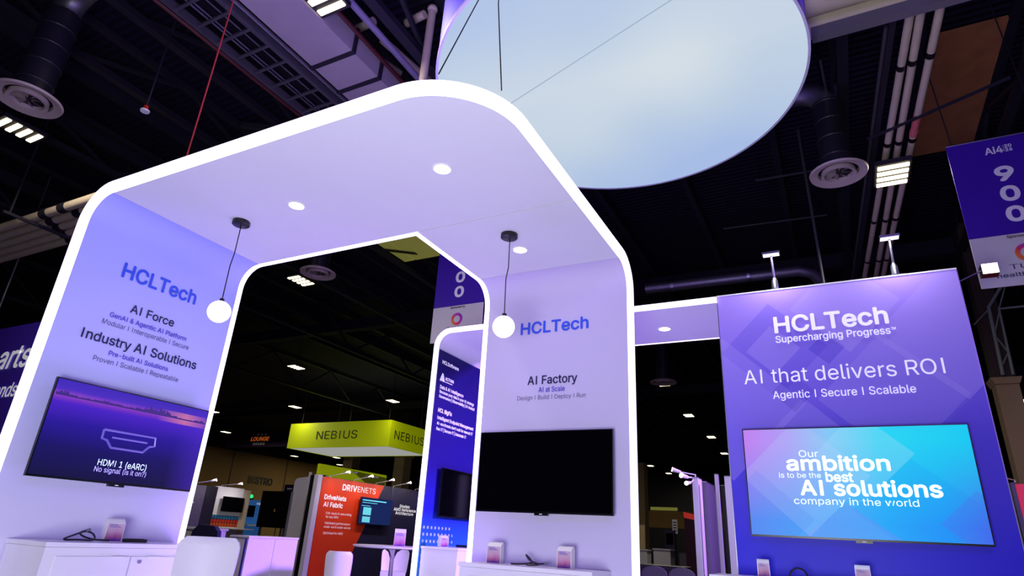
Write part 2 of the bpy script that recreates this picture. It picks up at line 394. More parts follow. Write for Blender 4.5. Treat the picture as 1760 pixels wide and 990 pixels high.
# ================================================================== SETTING
H_ROOF = 8.8
struct(MB().box(-46, -14, -0.1, 30, 78, 0).build('floor', CARPET))
struct(MB().box(-6.2, 1.2, 0, 3.0, 7.6, 0.03).build('floor_bounce', mat('pale_bounce_floor', (206, 202, 214), 0.35, scale=2)))  # unseen pale slab added to bounce light up inside the booth
struct(MB().box(-46, -14, H_ROOF, 30, 78, H_ROOF+0.15).build('ceiling', MAT_DECK))
wl_ = thing('wall_left', None, None, (-45.2, 32, 0)); struct(wl_)
MB().box(-45.4, -14, 0, -45, 78, 6.9).build('wall_panel', TAN, wl_)
MB().box(-45.4, -14, 6.9, -45.05, 78, H_ROOF).build('dark_bulkhead', DARKPN, wl_)
letters('BISTRO', 'x', -45, 38.35, 40.95, 4.50, 0.55, INKBLACK, wl_, bold=0.05, proud=0.04)
mbx = MB()
for y in (30.5, 36.4, 42.3): mbx.box(-45.0, y, 0, -44.96, y+0.06, 6.9)
mbx.build('panel_joint', DARKPN, wl_)
struct(MB().box(-46, 77.6, 0, 30, 78, H_ROOF).build('wall_back', TAN))
struct(MB().box(29.6, -14, 0, 30, 78, H_ROOF).build('wall_right', DARKPN))
struct(MB().box(-46, -14, 0, 30, -13.6, H_ROOF).build('wall_front', DARKPN))
# roof joists running away from the camera, and open-web trusses
for k, x in enumerate([-19, -17, -13.1, -11.3, -7.7, -5.8, -4.05, -2.2, -0.35, 1.9, 3.5, 5.2]):
    struct(MB().box(x-0.06, -13, H_ROOF-0.30, x+0.06, 77, H_ROOF-0.002).build('roof_joist', ROOFM))
def truss(x, z0, z1, y0, y1, m=DARKST, pitch=1.9):
    mb = MB(); mb.box(x-0.07, y0, z0-0.05, x+0.07, y1, z0+0.05); mb.box(x-0.07, y0, z1-0.05, x+0.07, y1, z1+0.05)
    n = int((y1-y0)/pitch)
    for i in range(n):
        ya, yb = y0+i*pitch, y0+(i+1)*pitch
        a, b = ((ya, z0), (yb, z1)) if i % 2 == 0 else ((ya, z1), (yb, z0))
        mb.bar((x, a[0], a[1]), (x, b[0], b[1]), 0.06, 0.06)
    return struct(mb.build('roof_truss', m))
truss(-8.3, 8.0, 8.7, -8, 40); truss(-9.95, 8.0, 8.7, -8, 40); truss(-15.8, 7.5, 8.7, -2, 60); truss(-22.5, 7.4, 8.7, 2, 60)
truss(-12.8, 7.9, 8.7, 2, 60); truss(0.75, 7.7, 8.7, 4, 60); truss(3.1, 7.9, 8.7, 2, 60); truss(-4.4, 7.3, 8.6, -6, 7.4)
for y in (16.5, 29.5, 42, 55):
    struct(MB().box(-45, y-0.15, 8.1, 29, y+0.15, 8.5).build('roof_girder', ROOFM))
# pale and brown patches of exposed roof board between the joists
struct(MB().box(-10.2, 11.5, 8.60, -8.9, 13.0, 8.66).build('roof_board', OLIVE))
struct(MB().box(-10.6, 10.2, 8.60, -10.25, 13.0, 8.66).build('roof_board', OLIVE))
struct(MB().box(2.05, 9.2, 8.68, 3.05, 12.6, 8.74).build('roof_board', WOOD))
# concrete-cream columns
def column(x, y, s, top=H_ROOF, collar=None, m=TANC):
    c = thing('column', None, None, (x, y, 0)); struct(c)
    MB().box(x-s, y-s, 0, x+s, y+s, (collar-0.14) if collar else top).build('shaft', m, c)
    if collar: MB().box(x-s*0.96, y-s*0.96, collar-0.14, x+s*0.96, y+s*0.96, top).build('upper_shaft', mat('dark_column_paint', (70, 54, 50), 0.7), c)
    if collar:
        MB().prism([(x-s*1.35, collar), (x-s*1.05, collar-0.14), (x+s*1.05, collar-0.14), (x+s*1.35, collar)], 'y', y-s*1.35, y+s*1.35).build('collar', m, c)
column(-25.7, 34, 0.40, collar=6.0); column(-33.6, 38, 0.45, top=6.9); column(3.30, 16, 0.20, top=8.6, collar=4.92)
column(-11.5, 40, 0.42, top=6.2); column(-9.0, 46, 0.45, top=5.6)

# ================================================================== MAIN ARCH
H = 3.45; XL = -4.70; Y0 = 2.105; Y1 = 3.455; YR = 4.66; X1 = -2.73; X2 = -1.41; RC = 0.2; TH = 0.085; RP = 0.50
arch = thing('exhibition_arch', 'white L-shaped walk-through booth arch outlined in bright light, tallest booth frame in front', 'booth arch', (-2.9, 3.3, 0))
def wall_profile(u, zt, r, th, sgn):
    inner = [(u, 0)]+[(u-sgn*r+sgn*r*math.cos(t), zt-r+r*math.sin(t)) for t in [PI/2*i/10 for i in range(11)]]
    outer = [(u+sgn*th, 0)]+[(u-sgn*r+sgn*(r+th)*math.cos(t), zt-r+(r+th)*math.sin(t)) for t in [PI/2*i/10 for i in range(11)]]
    return inner+outer[::-1]
lw = MB().prism(wall_profile(XL, H, RC, TH, -1), 'y', Y0, Y1).build('left_wall_panel', MAT_LW, arch, smooth=True)
rw = MB().prism(wall_profile(YR, H, RC, TH, 1), 'x', X1, X2).build('right_wall_panel', MAT_RW, arch, smooth=True)
pa = [(XL+RC+0.006, Y0), (X2-RP, Y0)]+arc(X2-RP, Y0+RP, RP, -PI/2, 0, 14)[1:]+[(X2, Y1-0.005), (XL+RC+0.006, Y1-0.005)]
MB().prism(pa, 'z', H, H+TH).build('ceiling_panel', FAB, arch)
MB().box(X1, Y1+0.005, H, X2, YR-RC-0.006, H+TH).build('ceiling_panel', FAB, arch)
path = [((XL, Y0, 0), (0,-1,0), (-1,0,0))]
for i in range(11):
    t = PI/2*i/10
    path.append(((XL+RC-RC*math.cos(t), Y0, H-RC+RC*math.sin(t)), (0,-1,0), (-math.cos(t), 0, math.sin(t))))
for i in range(17):
    t = -PI/2+PI/2*i/16
    path.append(((X2-RP+RP*math.cos(t), Y0+RP+RP*math.sin(t), H), (math.cos(t), math.sin(t), 0), (0,0,1)))
for i in range(11):
    t = PI/2*i/10
    path.append(((X2, YR-RC+RC*math.sin(t), H-RC+RC*math.cos(t)), (1,0,0), (0, math.sin(t), math.cos(t))))
path.append(((X2, YR, 0), (1,0,0), (0,1,0)))
mb = MB(); led(mb, path, 0.036, 0.078); mb.build('front_light_edge', LED, arch)
path = [((XL, Y1, 0), (0,1,0), (-1,0,0))]
for i in range(11):
    t = PI/2*i/10
    path.append(((XL+RC-RC*math.cos(t), Y1, H-RC+RC*math.sin(t)), (0,1,0), (-math.cos(t), 0, math.sin(t))))
path.append(((X1, Y1, H), (-1,1,0), (0,0,1)))
for i in range(11):
    t = PI/2*i/10
    path.append(((X1, YR-RC+RC*math.sin(t), H-RC+RC*math.cos(t)), (-1,0,0), (0, math.sin(t), math.cos(t))))
path.append(((X1, YR, 0), (-1,0,0), (0,1,0)))
mb = MB(); led(mb, path, 0.05, 0.088); mb.build('back_light_edge', LED, arch)
STY = {'blue_bold': (INKBLUE, 0.045), 'navy': (INKNAVY, 0.03), 'indigo': (INKIND, 0.02), 'thin': (INKGREY, 0.0)}
for st, s, a, b, z, c in [
    ('blue_bold', 'HCLTech', 2.441, 3.076, 2.947, 0.112), ('navy', 'AI Force', 2.581, 2.946, 2.704, 0.064),
    ('indigo', 'GenAI & Agentic AI Platform', 2.446, 3.085, 2.624, 0.036), ('thin', 'Modular I Interoperable I Secure', 2.408, 3.127, 2.560, 0.038),
    ('navy', 'Industry AI Solutions', 2.301, 3.234, 2.422, 0.069), ('indigo', 'Pre-built AI Solutions', 2.522, 3.001, 2.347, 0.035),
    ('thin', 'Proven I Scalable I Repeatable', 2.427, 3.109, 2.284, 0.037)]:
    letters(s, 'x', XL, a, b, z, c, STY[st][0], lw, STY[st][1])
for st, s, a, b, z, c in [
    ('blue_bold', 'HCLTech', -2.385, -1.751, 2.940, 0.103), ('navy', 'AI Factory', -2.296, -1.844, 2.481, 0.071),
    ('indigo', 'AI at Scale', -2.191, -1.953, 2.411, 0.042), ('thin', 'Design I Build I Deploy I Run', -2.389, -1.768, 2.350, 0.036)]:
    letters(s, 'y', YR, a, b, z, c, STY[st][0], rw, STY[st][1])

# recessed downlights
def downlight(x, y, z, label, r=0.055):
    t = thing('downlight', label, 'ceiling light', (x, y, z), 'recessed downlights in the booth soffits')
    MB().lathe((x, y, z), [(r+0.012, -0.004), (r+0.012, 0.0), (r, 0.0), (r, -0.006)], 28).build('trim_ring', WHITEP, t)
    MB().lathe((x, y, z), [(0.002, -0.005), (r, -0.005), (r, -0.001), (0.002, -0.001)], 28).build('lens', LAMP, t)
downlight(-3.334, 2.767, H, 'round downlight in the arch ceiling beside the left hanging globe lamp')
downlight(-2.053, 2.770, H, 'round downlight in the arch ceiling nearest the rounded front corner')
downlight(-2.110, 4.028, H, 'round downlight in the arch ceiling just right of the right globe lamp canopy')
downlight(-1.47, 6.19, 3.395, 'round downlight in the low violet bridge beside the HCLTech feature wall', 0.06)
# pendant globes
def pendant(x, y, zt, zg, label, r=0.082):
    t = thing('pendant_lamp', label, 'lamp', (x, y, zt), 'globe pendants under the arch')
    MB().lathe((x, y, zt), [(0.004, 0), (0.066, 0), (0.066, -0.03), (0.06, -0.035), (0.004, -0.035)], 28).build('canopy', BLACK, t, smooth=True)
    MB().tube([(x, y, zt-0.03), (x+0.008, y, zt-0.06), (x+0.01, y, (zt+zg)/2+0.1), (x-0.006, y, (zt+zg)/2), (x, y, zg+r)], 0.004, 8).build('cord', BLACK, t)
    MB().lathe((x, y, zg), [(0.004, r+0.02), (0.016, r+0.02), (0.018, r-0.006), (0.004, r-0.006)], 16).build('cap', BLACK, t)
    MB().ball((x, y, zg), r).build('globe', GLOBE, t, smooth=True)
pendant(-3.95, 2.793, H, 2.694, 'white globe pendant on a black cord in front of the left arch wall')
pendant(-2.070, 3.756, H, 2.690, 'white globe pendant on a black cord beside the AI Factory wall logo')
# suspension wires from the arch top
tag(MB().tube([(-1.65, 2.10, H+0.09), (-1.77, 2.58, 4.6), (-1.88, 3.0, 5.52), (-1.9, 3.05, 8.7)], 0.004, 6).build('suspension_wire', BLACK), 'thin black wire slanting up from the rounded front corner of the arch', 'wire', 'wires holding up the arch')
tag(MB().tube([(-1.40, 2.35, H+0.09), (-1.66, 2.66, 4.6), (-1.86, 2.98, 5.52)], 0.004, 6).build('suspension_wire', BLACK), 'thin black near-vertical wire crossing the pale disc above the arch corner', 'wire', 'wires holding up the arch')
tag(MB().tube([(-3.68, 2.08, H+0.09), (-3.68, 2.08, 8.0)], 0.005, 6).build('suspension_wire', mat('red_wire', (150, 40, 34))), 'thin red wire rising from the top edge of the arch towards the cable tray', 'wire', 'wires holding up the arch')

# ================================================================== SECOND ARCH
BX = -3.91; BY0 = 5.60; BY1 = 6.65; BH = 3.395; BR = 0.15; BXE = -0.83
bar_ = thing('exhibition_arch', 'smaller rear booth arch with dark blue HCLSoftware wall and low violet bridge', 'booth arch', (-2.4, 6.1, 0))
hs = MB().prism(wall_profile(BX, BH, BR, 0.06, -1), 'y', BY0, BY1).build('dark_wall_panel', mat('x1', (1, 1, 1)), bar_, smooth=True)
hs.data.materials.clear(); hs.data.materials.append(FAB)
hp = MB().box(BX, BY0+0.004, 0.02, BX+0.012, BY1-0.004, BH-BR-0.03).build('graphic', MAT_HS, hs)
MB().box(BX+BR, BY0, BH, BXE, BY1, BH+0.06).build('ceiling_panel', FAB, bar_)
for yy, n, nm, b in ((BY0, -1, 'front_light_edge', 0.03), (BY1, 1, 'back_light_edge', 0.04)):
    path = [((BX, yy, 0), (0, n, 0), (-1, 0, 0))]
    for i in range(11):
        t = PI/2*i/10
        path.append(((BX+BR-BR*math.cos(t), yy, BH-BR+BR*math.sin(t)), (0, n, 0), (-math.cos(t), 0, math.sin(t))))
    path.append(((BXE, yy, BH), (0, n, 0), (0, 0, 1)))
    mb = MB(); led(mb, path, b, 0.05); mb.build(nm, LED, bar_)
GX = BX+0.012
for s, a, b, z, c, bo in [('HCLSoftware', 5.673, 6.022, 3.065, 0.040, 0.05), ('ACTIAN', 5.763, 5.939, 2.892, 0.035, 0.05), ('Data & AI Intelligence', 5.673, 6.176, 2.779, 0.038, 0.03),
        ('Because your data is your AI strategy', 5.673, 6.433, 2.728, 0.033, 0.02), ('Governance | Observability | AI Analyst', 5.671, 6.455, 2.676, 0.033, 0.02), ('HCL BigFix', 5.681, 5.964, 2.517, 0.042, 0.05),
        ('Intelligent Endpoint Management', 5.680, 6.463, 2.437, 0.037, 0.03), ("AI-era threats don't wait for manual IT", 5.679, 6.453, 2.377, 0.033, 0.02), ('Run IT | Secure IT | Automate IT', 5.680, 6.313, 2.318, 0.033, 0.02)]:
    letters(s, 'x', GX, a, b, z, c, LETTERW, hp, bo)
mb = MB(); mb.prism([(5.655, 2.865), (5.695, 2.865), (5.712, 2.95), (5.700, 2.96)], 'x', GX+0.001, GX+0.004); mb.prism([(5.705, 2.865), (5.755, 2.865), (5.718, 2.955)], 'x', GX+0.001, GX+0.004)
mb.box(GX+0.001, 5.765, 2.868, GX+0.004, 5.92, 2.875); mb.build('triangle_emblem', LETTERW, hp)

# ================================================================== FEATURE WALL
pnl = thing('feature_wall', 'tall violet-to-blue HCLTech wall reading AI that delivers ROI', 'display wall', (0.1, 5.68, 0))
pb = MB().box(-0.826, 5.60, 0, 1.03, 5.75, 3.45).build('graphic_panel', MAT_PN, pnl)
MB().box(-0.83, 5.597, 3.45, 1.034, 5.755, 3.462).build('top_trim', WHITEP, pnl)
mb = MB(); mb.box(-0.832, 5.597, 0, -0.826, 5.755, 3.45); mb.box(1.03, 5.597, 0, 1.036, 5.755, 3.45); mb.build('side_trim', STEEL, pnl)
for s, a, b, z, c, bo in [('HCLTech', -0.358, 0.499, 3.051, 0.140, 0.045), ('Supercharging Progress', -0.362, 0.502, 2.958, 0.061, 0.02), ('TM', 0.511, 0.543, 2.989, 0.022, 0.03),
        ('AI that delivers ROI', -0.652, 0.813, 2.608, 0.122, 0.0), ('Agentic I Secure I Scalable', -0.433, 0.599, 2.469, 0.064, 0.01)]:
    letters(s, 'y', 5.60, a, b, z, c, LETTERW, pb, bo)
# T-shaped arm lights on top of the wall
def t_light(x, label):
    t = thing('arm_light', label, 'spotlight', (x, 5.67, 3.462), 'arm lights on top of the feature wall')
    MB().box(x-0.07, 5.62, 3.462, x+0.07, 5.72, 3.474).build('clamp', STEEL, t)
    MB().lathe((x, 5.66, 3.474), [(0.012, 0), (0.03, 0.01), (0.026, 0.09), (0.012, 0.12)], 14).build('socket', STEEL, t, smooth=True)
    MB().tube([(x, 5.66, 3.58), (x, 5.60, 3.80)], 0.009, 8).build('stem', STEEL, t)
    MB().box(x-0.075, 5.545, 3.795, x+0.075, 5.625, 3.815).build('head', STEEL, t)
    MB().box(x-0.068, 5.552, 3.792, x+0.068, 5.618, 3.7945).build('lens', mat('arm_lens', (240, 240, 250), emit=(1, 1, 1), strength=1.2), t)
    l = area_lamp('bulb', (x, 5.50, 3.775), (x, 5.60, 2.7), 0.12, 7, (0.95, 0.9, 1.0)); l.parent = t; l.location = Vector((x, 5.50, 3.775))-WL[t.name]
t_light(-0.32, 'small T-shaped arm light on the feature wall top edge above its logo, the left one')
t_light(0.62, 'small T-shaped arm light on the feature wall top edge, the right one')

# ================================================================== TELEVISIONS
def tv_x(x, y0, y1, z0, z1, scr, label, logo=True, gap=0.055):
    t = thing('television', label, 'television', (x, (y0+y1)/2, z0))
    MB().box(x+0.022, y0, z0, x+0.045, y1, z1).build('housing', BLKPL, t, bevel=0.004)
    s = MB().box(x+0.043, y0+0.008, z0+0.014, x+0.0475, y1-0.008, z1-0.008).build('screen', scr, t)
    MB().box(x-gap, (y0+y1)/2-0.2, z0+0.15, x+0.022, (y0+y1)/2+0.2, z1-0.15).build('wall_bracket', BLACK, t)
    ym = (y0+y1)/2
    if logo:
        MB().box(x+0.02, ym-0.055, z0-0.016, x+0.05, ym+0.055, z0+0.004).build('receiver_bar', BLKPL, t, bevel=0.003)
        MB().box(x+0.05, ym-0.012, z0-0.008, x+0.0507, ym+0.012, z0-0.003).build('maker_mark', INKWHITE, t)
    return t, s
def tv_y(y, x0, x1, z0, z1, scr, label, logo=True):
    t = thing('television', label, 'television', ((x0+x1)/2, y, z0))
    MB().box(x0, y-0.045, z0, x1, y-0.022, z1).build('housing', BLKPL, t, bevel=0.004)
    s = MB().box(x0+0.008, y-0.0475, z0+0.014, x1-0.008, y-0.043, z1-0.008).build('screen', scr, t)
    xm = (x0+x1)/2
    MB().box(xm-0.2, y-0.022, z0+0.2, xm+0.2, y+0.055, z1-0.2).build('wall_bracket', BLACK, t)
    if logo:
        MB().box(xm-0.055, y-0.05, z0-0.016, xm+0.055, y-0.02, z0+0.004).build('receiver_bar', BLKPL, t, bevel=0.003)
        MB().box(xm-0.012, y-0.0507, z0-0.008, xm+0.012, y-0.05, z0-0.003).build('maker_mark', INKWHITE, t)
    return t, s
t, s = tv_x(-4.645, 2.20, 3.385, 1.46, 2.10, MAT_SUN, 'television on the left arch wall showing a sunset skyline and no-signal message')
SX = -4.645+0.0475
mb = MB(); rnd = random.Random(7); y = 2.215
while y < 3.37:
    f = (y-2.2)/1.18; wd = rnd.uniform(0.006, 0.014)
    amp = 0.030*math.exp(-((f-0.04)/0.07)**2)+0.012*math.exp(-((f-0.3)/0.12)**2)+0.05*math.exp(-((f-0.62)/0.11)**2)+0.006
    if f > 0.80: amp = 0.006+0.014*math.exp(-((f-0.95)/0.05)**2)
    mb.box(SX+0.0003, y, 1.985, SX+0.0008, min(y+wd, 3.375), 1.99+amp*rnd.uniform(0.35, 1.0)); y += wd
mb.build('skyline_image', mat('skyline_glyph', (30, 14, 80), emit=(0.035, 0.012, 0.13), strength=1.0), s)
icon = [(2.595, 1.815), (2.985, 1.815), (2.995, 1.755), (2.955, 1.745), (2.915, 1.700), (2.675, 1.700), (2.635, 1.745), (2.595, 1.755)]
mb = MB(); mb.tube([(SX+0.001, p[0], p[1]) for p in icon+icon[:1]], 0.009, 6); mb.tube([(SX+0.001, 2.665, 1.770), (SX+0.001, 2.93, 1.770)], 0.007, 6)
mb.build('plug_icon', GLYPHD, s)
letters('HDMI 1 (eARC)', 'x', SX, 2.618, 2.976, 1.575, 0.042, GLYPH, s, 0.0, 0.001)
letters('No signal (is it on?)', 'x', SX, 2.607, 2.987, 1.532, 0.034, GLYPHG, s, 0.0, 0.001)
tv_y(4.605, -2.665, -1.51, 1.445, 2.07, SCREEN, 'switched-off black television on the AI Factory wall')
t, s = tv_y(5.545, -0.695, 0.865, 1.375, 2.205, MAT_AUR, 'large television on the feature wall showing a cyan and violet slogan slide')
SY = 5.545-0.0475
for st, a, b, z, c, bo in [('Our', -0.283, -0.144, 1.975, 0.052, 0), ('ambition', -0.379, 0.327, 1.875, 0.105, 0.05), ('is to be the', -0.445, -0.144, 1.817, 0.040, 0),
        ('best', -0.110, 0.072, 1.791, 0.068, 0.05), ('AI solutions', -0.298, 0.623, 1.691, 0.106, 0.05), ('company in the world', -0.356, 0.470, 1.622, 0.050, 0)]:
    letters(st, 'y', SY, a, b, z, c, GLYPH, s, bo, 0.001)
tv_x(-3.885, 5.80, 6.63, 1.43, 1.93, SCREEN, 'switched-off dark television on the HCLSoftware wall', False, 0.012)

# ================================================================== HANGING DISC
dc = (-1.624, 5.051); DR = 1.87; DZ = 5.65
disc = thing('hanging_sign', 'huge round pale blue lightbox drum hanging over the booth', 'hanging sign', (dc[0], dc[1], DZ))
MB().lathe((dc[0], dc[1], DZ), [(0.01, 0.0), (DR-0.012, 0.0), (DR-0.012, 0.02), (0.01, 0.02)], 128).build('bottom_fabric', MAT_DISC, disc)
MB().lathe((dc[0], dc[1], DZ), [(DR-0.012, -0.006), (DR+0.012, -0.006), (DR+0.012, 0.03), (DR-0.012, 0.03)], 128).build('rim', mat('disc_rim', (190, 190, 215), 0.4), disc)
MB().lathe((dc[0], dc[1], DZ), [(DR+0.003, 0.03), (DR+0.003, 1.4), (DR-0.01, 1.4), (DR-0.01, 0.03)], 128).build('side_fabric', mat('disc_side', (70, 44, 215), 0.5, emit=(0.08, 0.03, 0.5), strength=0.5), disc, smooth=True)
sx0, sy0, sx1, sy1 = -3.30, 4.95, -0.25, 3.885
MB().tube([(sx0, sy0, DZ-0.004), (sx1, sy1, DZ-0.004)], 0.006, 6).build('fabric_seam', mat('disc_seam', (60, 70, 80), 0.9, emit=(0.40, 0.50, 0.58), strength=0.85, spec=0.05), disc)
mb = MB()
for a in (0.6, 2.2, 3.8, 5.4): mb.tube([(dc[0]+1.6*math.cos(a), dc[1]+1.6*math.sin(a), DZ+1.4), (dc[0]+1.6*math.cos(a), dc[1]+1.6*math.sin(a), H_ROOF)], 0.006, 6)
mb.build('hanger_cable', BLACK, disc)

# ================================================================== BOOTH FURNITURE
cab = thing('storage_cabinet', 'white lockable cabinet under the left television', 'cabinet', (-4.47, 2.84, 0))
MB().box(-4.69, 2.27, 0, -4.255, 3.42, 1.06).build('body', WHITE, cab, bevel=0.003)
MB().box(-4.695, 2.262, 1.062, -4.245, 3.425, 1.088).build('top', WHITE, cab, bevel=0.003)
for a, b, hy in ((2.34, 2.80, 2.71), (2.81, 3.28, 2.965)):
    d = MB().box(-4.256, a, 0.08, -4.240, b, 1.010).build('door', WHITE, cab, bevel=0.002)
    MB().box(-4.262, hy-0.045, 1.002, -4.225, hy+0.045, 1.012).build('pull', WHITEP, d)
    if a > 2.5:
        lk = MB(); lk.prism([(2.868+0.012*math.cos(k*PI/8), 0.980+0.012*math.sin(k*PI/8)) for k in range(16)], 'x', -4.241, -4.232); lk.build('lock', STEEL, d)
cab2 = thing('storage_cabinet', 'white cabinet under the switched-off AI Factory television', 'cabinet', (-2.08, 4.46, 0))
MB().box(-2.60, 4.27, 0, -1.57, 4.655, 1.045).build('body', WHITE, cab2, bevel=0.003)
MB().box(-2.608, 4.262, 1.047, -1.562, 4.655, 1.075).build('top', WHITE, cab2, bevel=0.003)
for a, b in ((-2.52, -2.06), (-2.05, -1.60)):
    d = MB().box(a, 4.255, 0.08, b, 4.271, 0.99).build('door', WHITE, cab2, bevel=0.002)
    MB().box((a+b)/2-0.045, 4.245, 0.982, (a+b)/2+0.045, 4.262, 0.992).build('pull', WHITEP, d)
cab3 = thing('storage_cabinet', 'white cabinet standing against the dark HCLSoftware wall', 'cabinet', (-3.7, 6.1, 0))
MB().box(-3.89, 5.62, 0, -3.46, 6.63, 1.115).build('body', WHITE, cab3, bevel=0.003); MB().box(-3.892, 5.61, 1.117, -3.45, 6.64, 1.14).build('top', WHITE, cab3, bevel=0.003)
cab4 = thing('storage_cabinet', 'white cabinet at the foot of the feature wall, only its top edge in view', 'cabinet', (0.05, 5.37, 0))
MB().box(-0.96, 5.17, 0, 0.95, 5.59, 1.06).build('body', WHITE, cab4, bevel=0.003); MB().box(-0.97, 5.15, 1.062, 0.96, 5.595, 1.088).build('top', WHITE, cab4, bevel=0.003)
def counter(x0, y0, x1, y1, zt, label):
    c = thing('display_counter', label, 'counter', ((x0+x1)/2, (y0+y1)/2, 0))
    MB().box(x0, y0, 0, x1, y1, zt-0.025).build('body', WHITE, c, bevel=0.003)
    MB().box(x0-0.01, y0-0.01, zt-0.023, x1+0.01, y1+0.01, zt).build('top', WHITE, c, bevel=0.003)
    return c
c = counter(-7.68, 6.45, -7.32, 7.36, 1.10, 'white counter behind the white stool inside the arch')
MB().box(-7.375, 6.442, 0.3, -7.345, 6.4495, 1.06).build('vertical_slot', INKIND, c)
MB().box(-7.3195, 6.92, 0.02, -7.309, 7.35, 1.07).build('side_panel', WHITE, c)

def stool(loc, rz, zs, zt, wd, label, group, thick=0.05):
    t = thing('bar_stool', label, 'stool', loc, group, rz)
    rings = []
    n = 14
    for i in range(n+1):                                  # back shell lofted upwards, curved in plan, rounded at the top
        f = i/n; z = zs+(zt-zs)*f
        half = wd/2*(0.92+0.08*min(1, f*1.5))
        if f > 0.86: half -= wd*0.10*((f-0.86)/0.14)**2
        lean = 0.05+0.07*f
        k = 12; ring = []
        for s in range(k+1): u = -1+2*s/k; ring.append((u*half, -0.19-lean+0.06*u*u, z-0.0*abs(u)))
        th = thick*(1.0 if f < 0.93 else 0.55)
        for s in range(k, -1, -1): u = -1+2*s/k; ring.append((u*half, -0.19-lean+0.06*u*u+th, z))
        rings.append(ring)
    MB().loft(rings).build('backrest', LEATH, t, smooth=True, local=True)
    MB().box(-wd*0.44, -0.22, zs-0.06, wd*0.44, 0.20, zs+0.02).build('seat', LEATH, t, smooth=True, bevel=0.02, local=True)
    for sx in (-1, 1):
        for sy in (-1, 1):
            MB().tube([(sx*wd*0.36, sy*0.15, zs-0.06), (sx*wd*0.46, sy*0.21-0.0, 0.0)], 0.013, 8).build('leg', CHROME, t, local=True)
    zf = 0.28; q = 0.43*wd
    MB().tube([(-q, -0.19, zf), (q, -0.19, zf), (q, 0.19, zf), (-q, 0.19, zf), (-q, -0.19, zf)], 0.009, 8).build('footrest', CHROME, t, local=True)
    return t
GS = 'white upholstered stools around the booth'
stool((-3.72, 2.93, 0), math.radians(222), 0.76, 1.155, 0.385, 'large white stool back in front of the left cabinet, nearest of the white stools', GS)
stool((-5.78, 6.60, 0), math.radians(35), 0.62, 1.00, 0.32, 'white padded stool standing before the orange booth wall', GS, 0.10)
stool((-6.55, 8.75, 0), math.radians(215), 0.66, 1.00, 0.44, 'white stool tucked behind the round table, left of its chrome stem', GS)
stool((-5.05, 7.95, 0), math.radians(205), 0.66, 1.03, 0.46, 'white stool behind the round table, right of its chrome stem', GS)
tb = thing('bar_table', 'round white bar table on a chrome stem beside the lit rear arch post', 'table', (-5.55, 7.35, 0))
MB().lathe((-5.55, 7.35, 0), [(0.01, 1.05), (0.50, 1.05), (0.54, 1.062), (0.54, 1.075), (0.53, 1.08), (0.01, 1.08)], 48).build('top', WHITE, tb, smooth=True)
MB().lathe((-5.55, 7.35, 0), [(0.02, 0.02), (0.03, 0.05), (0.028, 0.92), (0.06, 1.0), (0.13, 1.05), (0.02, 1.05)], 24).build('stem', CHROME, tb, smooth=True)
MB().lathe((-5.55, 7.35, 0), [(0.01, 0.0), (0.27, 0.0), (0.27, 0.012), (0.03, 0.03), (0.01, 0.03)], 36).build('base', CHROME, tb, smooth=True)

# leaflet dispensers
def carton(x, y, z, rz, label, wd=0.115, ht=0.15, dp=0.06):
    t = thing('leaflet_box', label, 'leaflet box', (x, y, z), 'printed leaflet boxes', rz)
    h = wd/2
    MB().prism([(-dp/2, 0), (dp/2, 0), (dp/2, ht*0.86), (dp/2-0.012, ht), (-0.004, ht*0.96), (-dp/2, ht*0.80)], 'x', -h, h).build('carton', WHITEP, t, local=True)
    f = MB(); f.poly([(-h+0.004, -dp/2-0.001, 0.004), (h-0.004, -dp/2-0.001, 0.004), (h-0.004, -dp/2-0.001, ht*0.78), (-h+0.004, -dp/2-0.001, ht*0.78)])
    bmesh.ops.solidify(f.bm, geom=f.bm.faces[:], thickness=0.0006)
    p = f.build('front_print', MAT_LEAF, t, local=True)
    mb = MB()
    for i in range(3): mb.box(-h+0.018, -dp/2-0.0022, ht*(0.72-0.05*i), h-0.05+0.012*i, -dp/2-0.0012, ht*(0.735-0.05*i))
    mb.build('heading_lines', INKIND, p, local=True)
    return t
carton(-4.55, 2.83, 1.088, math.radians(80), 'pink printed leaflet box on the left cabinet beside the black cable')
carton(-2.42, 4.48, 1.075, math.radians(4), 'leaflet box on the right cabinet, left of the black cable')
carton(-1.85, 4.50, 1.075, math.radians(-5), 'leaflet box on the right cabinet, right of the black cable')
carton(-0.61, 5.36, 1.088, math.radians(6), 'leaflet box at the left end of the feature wall cabinet', 0.085, 0.125)
carton(0.045, 5.36, 1.088, math.radians(-3), 'leaflet box further right on the feature wall cabinet', 0.095, 0.125)
carton(-5.42, 7.30, 1.08, math.radians(40), 'violet-lit leaflet box on the round bar table', 0.15, 0.22)
carton(-3.70, 5.72, 1.14, math.radians(60), 'small white leaflet box on the cabinet by the HCLSoftware wall', 0.09, 0.11)
def cable(pts, r, m, label, tip=True):
    t = thing('cable', label, 'cable', pts[0])
    P = [Vector(p) for p in pts]; Q = []
    for i in range(len(P)-1):
        a, b, c2, d = P[max(i-1, 0)], P[i], P[i+1], P[min(i+2, len(P)-1)]
        for k in range(6):
            u = k/6
            Q.append(0.5*((2*b)+(c2-a)*u+(2*a-5*b+4*c2-d)*u*u+(3*b-a-3*c2+d)*u**3))
    Q.append(P[-1])
    MB().tube(Q, r, 8).build('lead', m, t, smooth=True)
    if tip:
        d = (Q[-1]-Q[-3]).normalized(); MB().tube([Q[-1], Q[-1]+d*0.03], r*1.7, 8).build('plug', STEEL, t)
BLUEC = mat('dark_blue_cable', (16, 16, 50), 0.35)
